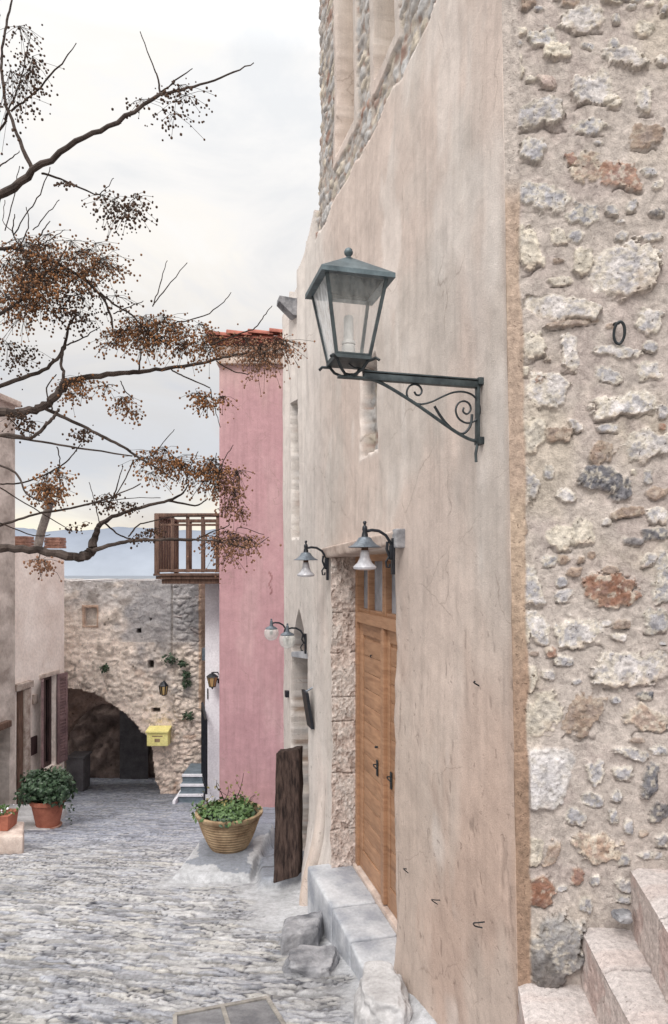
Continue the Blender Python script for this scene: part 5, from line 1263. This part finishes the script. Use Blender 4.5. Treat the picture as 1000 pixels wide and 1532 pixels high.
# terracotta pot with a dense bush
def pots():
    d = 9.35; c = Vector(((72-CX)/F*d, d, -3.52))
    o = thing('potted_shrub', c, 'round dark green shrub in a plain terracotta pot by the beige house', 'potted plant')
    MB().lathe([(0, 0), (.15, 0), (.215, .31), (.235, .315), (.24, .37), (.215, .37), (.21, .32), (0, .32)], c, 28).build('pot', M['terracotta'], o)
    MB().lathe([(.14, 0), (.18, .0), (.185, .02), (.17, .024), (.13, .02)], c-Vector((0, 0, .015)), 26).build('saucer', M['brick'], o)
    leaves('foliage', M['leaf_dark'], o, c+Vector((0, 0, .53)), (.33, .31, .24), 1900, .075, 5, .25)
    MB().lathe([(0, -.12), (.16, -.08), (.2, .05), (.14, .14), (0, .17)], c+Vector((0, 0, .50)), 14).build('stem_mass', M['leaf_dark'], o)
    mb = MB()
    for k in range(9):
        a = k*.7; mb.tube([c+Vector((0, 0, .26)), c+Vector((.2*math.cos(a), .2*math.sin(a), .5))], .006, 5)
    mb.build('stems', M['twig'], o)
    leaves('trailing_shoot', M['leaf_dark'], o, c+Vector((.30, .05, .16)), (.03, .03, .2), 22, .04, 9)
    # flower box on the bench
    c = Vector(((1-CX)/F*7.86, 7.84, -2.982))
    o = thing('flower_box', c, 'small brown rectangular planter with white and pink flowers on the bench wall', 'flower box')
    mb = MB(); mb.hexa([c+Vector((-.25, -.10, 0)), c+Vector((.14, -.10, 0)), c+Vector((.14, .12, 0)), c+Vector((-.25, .12, 0))], [c+Vector((-.27, -.12, .17)), c+Vector((.155, -.12, .17)), c+Vector((.155, .14, .17)), c+Vector((-.27, .14, .17))]); mb.build('trough', M['terracotta'], o, False)
    leaves('foliage', M['leaf_mid'], o, c+Vector((-.05, 0, .19)), (.22, .13, .07), 220, .05, 15)
    leaves('flowers', M['white_render'], o, c+Vector((-.05, 0, .22)), (.2, .12, .06), 40, .03, 16)
    # ribbed ochre planter on the ledge
    d = 7.0; c = Vector(((343-CX)/F*d, d, -2.865))
    o = thing('ribbed_planter', c, 'wide ochre ribbed clay planter with low greenery and a straggly rose on the cement ledge', 'planter')
    prof = [(0, 0), (.17, 0)]
    for k in range(1, 61):
        f = k/60; r = .17+.15*f**.72; prof.append((r+.0055*math.sin(f*11*2*math.pi), .33*f))
    prof += [(.335, .335), (.345, .35), (.345, .375), (.325, .385), (.30, .37), (.29, .33), (0, .32)]
    MB().lathe(prof, c, 48, .004).build('pot', M['clay'], o)
    MB().lathe([(0, .345), (.29, .335)], c, 24).build('soil', M['soil'], o)
    leaves('foliage', M['leaf_mid'], o, c+Vector((0, 0, .40)), (.33, .32, .055), 800, .055, 25, .05, up=.8)
    leaves('foliage', M['leaf_dark'], o, c+Vector((0, 0, .375)), (.34, .33, .04), 350, .055, 26, .05, up=.8)
    r = random.Random(5); tips = []
    mb = MB()
    for (dx, hh, lean) in ((-.02, .34, -.12), (.05, .42, .10), (.0, .28, -.02), (.10, .20, .16), (-.10, .18, -.20)):
        p0 = c+Vector((dx, 0, .35)); pts = [p0]
        for k in range(1, 6): pts.append(p0+Vector((lean*k/5+r.uniform(-.015, .015), r.uniform(-.03, .03), hh*k/5)))
        mb.tube(pts, [.006, .005, .0045, .004, .003, .002], 5); tips += pts[2:]
        for k in range(2): 
            q_ = pts[2+k]; e = q_+Vector((r.uniform(-.1, .1), r.uniform(-.05, .05), r.uniform(.03, .1))); mb.tube([q_, e], [.003, .0015], 4); tips.append(e)
    ro = mb.build('rose_stems', M['twig'], o)
    for i, p_ in enumerate(tips[::2]): pass
    lf = MB(); rr = np.random.default_rng(3)
    for p_ in tips:
        for _ in range(2):
            q_ = p_+Vector(rr.normal(size=3))*.025; a = Vector(rr.normal(size=3)).normalized(); b = a.cross(Vector(rr.normal(size=3))).normalized(); s = .04
            lf.add([q_, q_+a*s*.5+b*s*.3, q_+a*s, q_+a*s*.5-b*s*.3], [(0, 1, 2, 3)])
    me = lf.build('rose_leaves', M['leaf_yellow'], ro, False)
pots()

# ------------------------------------------------------------------ the bare tree with berry clusters
def tree():
    tr = thing('bare_tree', (-3.5, 4.5, gzf(0, 4.5)), 'bare chinaberry tree with hanging clusters of brown berries reaching in from the left', 'tree')
    TX, TY = -3.5, 4.5
    r = random.Random(11)
    pts = [Vector((TX-.12, TY, -2.7)), Vector((TX-.05, TY, -2.2)), Vector((TX, TY+.03, -1.2)), Vector((TX-.08, TY, -.4)), Vector((TX-.02, TY-.05, .3)), Vector((TX+.05, TY, 1.3)), Vector((TX-.1, TY, 2.4)), Vector((TX, TY, 3.6)), Vector((TX+.2, TY, 4.8))]
    MB().tube(pts, [.24, .17, .15, .14, .13, .11, .09, .06, .02], 12).build('trunk', M['bark'], tr)
    def cr(ps, n=5):
        o = []
        for i in range(len(ps)-1):
            p0 = ps[max(i-1, 0)]; p1 = ps[i]; p2 = ps[i+1]; p3 = ps[min(i+2, len(ps)-1)]
            for k in range(n):
                t = k/n; a = [.5*((2*b)+(-a_+c)*t+(2*a_-5*b+4*c-d)*t*t+(-a_+3*b-3*c+d)*t**3) for a_, b, c, d in zip(p0, p1, p2, p3)]
                o.append(a)
        o.append(list(ps[-1])); return o
    def branch(raw, d0=4.6, d1=4.9, mat='bark', root=False, seed=0):
        q = cr([tuple(p) for p in raw]); n = len(q); P3 = []; rad = []
        for i, (a, b, w_) in enumerate(q):
            f = i/(n-1); d = d0+(d1-d0)*f
            j = .0022*(1+w_*.15)
            P3.append(P(a, b, d)+Vector((r.uniform(-j, j), r.uniform(-3*j, 3*j), r.uniform(-j, j)))); rad.append(max(w_*.84, 1.1)*.5*d/F*(1+r.uniform(-.08, .08)))
        if root:
            z = P3[0].z-.35; P3 = [Vector((TX, TY, z)), Vector((TX+.25, TY+.02, z+.12))]+P3; rad = [rad[0]*1.6, rad[0]*1.3]+rad
        MB().tube(P3, rad, 8 if raw[0][2] > 5 else 5).build('branch', M[mat], tr)
        return P3
    BR = [
     ([(-60,340,17),(0,296,15),(50,255,12),(115,213,9),(175,182,7.5),(240,142,6),(290,128,4),(340,113,3),(380,93,1.5)],4.3,4.4,True),
     ([(-60,625,20),(0,618,16),(40,616,14),(67,607,14),(90,585,14),(117,568,11),(171,560,8.5),(207,556,7.5),(252,551,6.5),(306,543,5),(342,533,4),(391,525,2)],4.7,5.3,True),
     ([(-60,818,18),(0,820,15),(54,823,14),(100,831,15),(125,833,17),(138,822,17),(144,796,11),(155,781,8),(180,769,6.5),(216,758,5.5),(252,749,5),(274,738,3.5),(282,724,2.5)],4.5,5.1,True),
     ([(-60,600,9),(0,578,8),(56,558,7),(85,537,6),(97,517,5),(103,486,4),(118,470,3)],4.9,4.9,True),
     ([(-60,690,6),(0,652,6),(45,655,6),(67,639,6),(80,625,6),(88,612,5)],4.6,4.6,True),
     ([(-50,645,5),(0,652,4.5),(50,659,4),(117,670,3.5),(198,682,2.5)],4.95,5.0,True),
     ([(-60,800,5),(0,787,5),(45,772,4.5),(90,763,4),(126,756,4),(171,742,3),(211,724,2)],4.7,4.9,True),
     ([(-60,690,5),(0,697,4),(27,711,4),(40,738,3),(63,751,3)],4.4,4.4,True),
     ([(-60,400,8),(0,372,7),(40,376,6),(80,392,5.5),(115,410,5),(150,440,4.5),(165,470,4),(170,500,3)],4.8,4.9,True),
     ([(-60,500,7),(0,470,6),(30,450,5),(60,420,4.5),(85,395,3.5),(100,370,2.5)],4.6,4.7,True),
    ]
    for raw, a, b, rt in BR: branch(raw, a, b, 'bark', rt)
    TW = [
     [(240,142,4),(236,115,3),(228,95,2.4),(210,48,1.5)],[(240,140,3),(262,122,2.5),(288,103,1.5)],
     [(50,253,8),(25,200,6.5),(8,150,5.5),(3,110,5),(3,80,4.5),(10,40,4),(18,0,3),(24,-40,2)],
     [(15,165,4),(40,148,3.5),(75,115,3),(115,65,1.5)],[(14,163,3),(28,130,2.5),(38,90,2),(46,52,1.5)],[(14,165,4.5),(0,195,4),(-20,225,4)],[(0,250,3),(16,237,2),(30,226,1.5)],
     [(62,258,4),(100,272,3.5),(135,288,3),(158,293,2)],[(150,292,2),(160,280,1.6),(171,267,1.2)],
     [(29,247,1.3),(20,300,1.8),(8,345,2)],[(75,250,1.5),(60,290,2),(40,320,2),(20,352,2.4)],[(89,298,1.2),(70,322,1.8),(50,345,2)],[(40,310,1.5),(42,340,2),(30,370,2)],[(98,343,1.2),(75,358,1.8),(60,368,2)],
     [(90,585,6),(95,560,5.5),(92,540,5),(97,517,4.5)],[(67,610,7),(108,630,6),(144,648,5.5),(180,666,5),(207,684,4),(243,706,3),(262,720,2)],
     [(0,724,3),(36,722,3),(76,706,3),(103,688,2.5),(121,664,2)],[(0,729,2.6),(50,760,2.2),(100,790,1.5)],[(0,783,2.5),(50,801,2),(75,800,1.5)],
     [(140,824,8),(180,812,6.5),(216,808,5.5),(279,807,4),(328,810,3),(373,819,2.5),(403,803,1.2)],[(157,783,3.5),(180,801,3),(200,808,3)],[(252,749,4),(292,756,3.2),(310,747,2)],
     [(193,803,3),(205,788,2.8),(216,783,2.5),(265,772,2),(333,772,1.5)],[(240,808,3),(288,808,2.5),(320,795,2),(342,787,1.8),(342,778,1.5)],
     [(150,438,3.5),(175,458,3.5),(198,472,3.2),(225,500,3),(250,515,2.5)],[(240,492,2.2),(261,484,2.2),(306,472,2),(335,452,1.6),(346,437,1.2)],
     [(228,458,2.2),(250,430,2),(281,393,1.2)],[(230,455,2),(240,425,1.8),(250,389,1.2)],[(315,517,3.5),(345,505,3),(360,499,2.6),(382,490,2.2),(395,473,1.8),(407,457,1.2)],
     [(256,553,3),(275,563,2.8),(288,569,2.6),(315,580,2)],[(180,569,2),(188,585,2),(200,597,1.6)],[(207,556,3.5),(209,540,3),(211,526,2.2)],[(324,541,2.5),(351,556,2.2),(373,560,1.6)],
     [(133,722,1.2),(142,750,1.6),(150,785,2)],[(184,695,1.2),(176,725,2.2),(160,765,3)],[(200,690,2.4),(185,722,2.2),(168,750,2)],[(261,643,1.2),(245,662,1.6),(228,684,2)],[(297,675,1.2),(285,700,1.6),(278,722,2)],[(349,666,1.2),(335,690,1.8),(320,735,2)],[(324,677,1.2),(322,700,1.5),(318,730,2)],
     [(85,668,2.2),(90,690,2),(86,706,1.4)],[(103,486,3),(120,480,2.5),(143,481,1.4)],[(170,470,2.5),(190,460,2),(215,450,1.4)],[(97,517,3),(125,505,2.4),(150,490,1.6)],[(85,437,2.5),(120,440,2),(185,395,1.2)],
     [(395,800,1.2),(355,790,1.2),(360,825,1.2)],[(126,756,2),(150,752,2),(200,745,1.4),(240,745,1.2)],[(330,640,1.0),(322,612,1.6),(315,582,2)],[(60,823,2),(58,845,1.6),(62,862,1.2)],
     [(78,612,3),(70,580,2.5),(85,560,2)],[(10,620,2.5),(30,640,2),(60,652,2)],[(20,348,1.8),(5,330,1.4),(8,300,1)],[(55,372,3),(62,350,2.4),(75,330,1.5)],[(35,376,3),(20,350,2.4),(22,320,1.6)]]
    for i, t in enumerate(TW):
        d = 4.45 if i < 14 else r.uniform(4.6, 4.95); branch(t, d, d+r.uniform(-.08, .12), 'twig' if t[0][2] < 5 else 'bark')
    # berries: many small drupes on thin stalks hanging from a few points in each cluster
    import bmesh
    bm = bmesh.new(); bmesh.ops.create_icosphere(bm, subdivisions=1, radius=1); bm.verts.index_update()
    iv = np.array([v.co[:] for v in bm.verts]); ifc = np.array([[v.index for v in f.verts] for f in bm.faces]); bm.free()
    CL = [(22,120,48,92,210,'d',4.35),(255,162,60,42,125,'d',4.35),(172,320,46,44,200,'d',4.4),(88,277,20,6,26,'d',4.4),(40,395,66,56,560,'r',4.8),(120,405,68,50,420,'r',4.8),(40,468,62,48,320,'r',4.7),(130,468,60,48,260,'d',4.9),(225,498,48,42,430,'r',4.8),(290,518,52,36,330,'r',4.9),(392,530,46,44,420,'t',5.0),(128,588,42,30,160,'r',4.8),(202,612,28,26,90,'r',4.7),(316,603,30,26,130,'r',4.8),(240,702,48,34,300,'r',4.9),(300,712,42,34,260,'r',4.9),(340,735,28,48,240,'t',4.95),(76,730,42,32,260,'r',4.6),(180,755,34,20,90,'d',4.8),(350,825,42,36,300,'t',4.9),(218,800,22,18,60,'d',4.8),(70,848,34,18,60,'t',4.6),(30,632,32,28,90,'d',4.7),(122,655,22,22,60,'d',4.8),(345,775,24,22,60,'t',4.9),(24,540,40,30,110,'d',4.8),(60,430,60,30,220,'r',4.6),(175,515,45,24,120,'r',4.9),(118,790,22,12,20,'d',4.6)]
    for k, (cx, cy, rx, ry, n, kind, d) in enumerate(CL):
        rg = np.random.default_rng(k+50)
        nh = max(3, n//28); hubs = []
        n = int(n*1.6)
        for _ in range(nh): 
            a = rg.uniform(0, 2*math.pi); q = math.sqrt(rg.uniform(0, 1))*.75; hubs.append((cx+rx*q*math.cos(a), cy-ry*.35+ry*q*math.sin(a)*.8, d+rg.uniform(-.22, .22)))
        V_ = []; F_ = []; stalk = MB()
        for i in range(n):
            hx, hy, hd = hubs[rg.integers(nh)]
            sx_, sy_ = rx*.42, ry*.42
            x = hx+rg.normal()*sx_*.8; y = hy+abs(rg.normal())*sy_*1.0+rg.normal()*sy_*.35; dd_ = hd+rg.normal()*.07
            p = P(x, y, dd_); rad = rg.uniform(.0046, .0096)
            V_.append(iv*rad*np.array([1, 1, 1.15])+np.array(p)); F_.append(ifc+i*len(iv))
            if i % (4 if kind == 'd' else 2) == 0:
                h_ = P(hx, hy, hd); m_ = (h_+p)/2+Vector((rg.normal()*.008, 0, .012)); stalk.tube([h_, m_, p], .0014, 3, cap=False)
        V_ = np.concatenate(V_); F_ = np.concatenate(F_)
        V_ = V_-np.array(pbase(tr))
        me = bpy.data.meshes.new('berry_cluster'); me.from_pydata(V_.tolist(), [], F_.tolist()); me.update()
        o = link_mesh('berry_cluster', me, M[{'d': 'berry_dark', 'r': 'berry_rust', 't': 'berry_tan'}[kind]], tr, False)
        stalk.build('stalks', M['twig'], o, False)
tree()
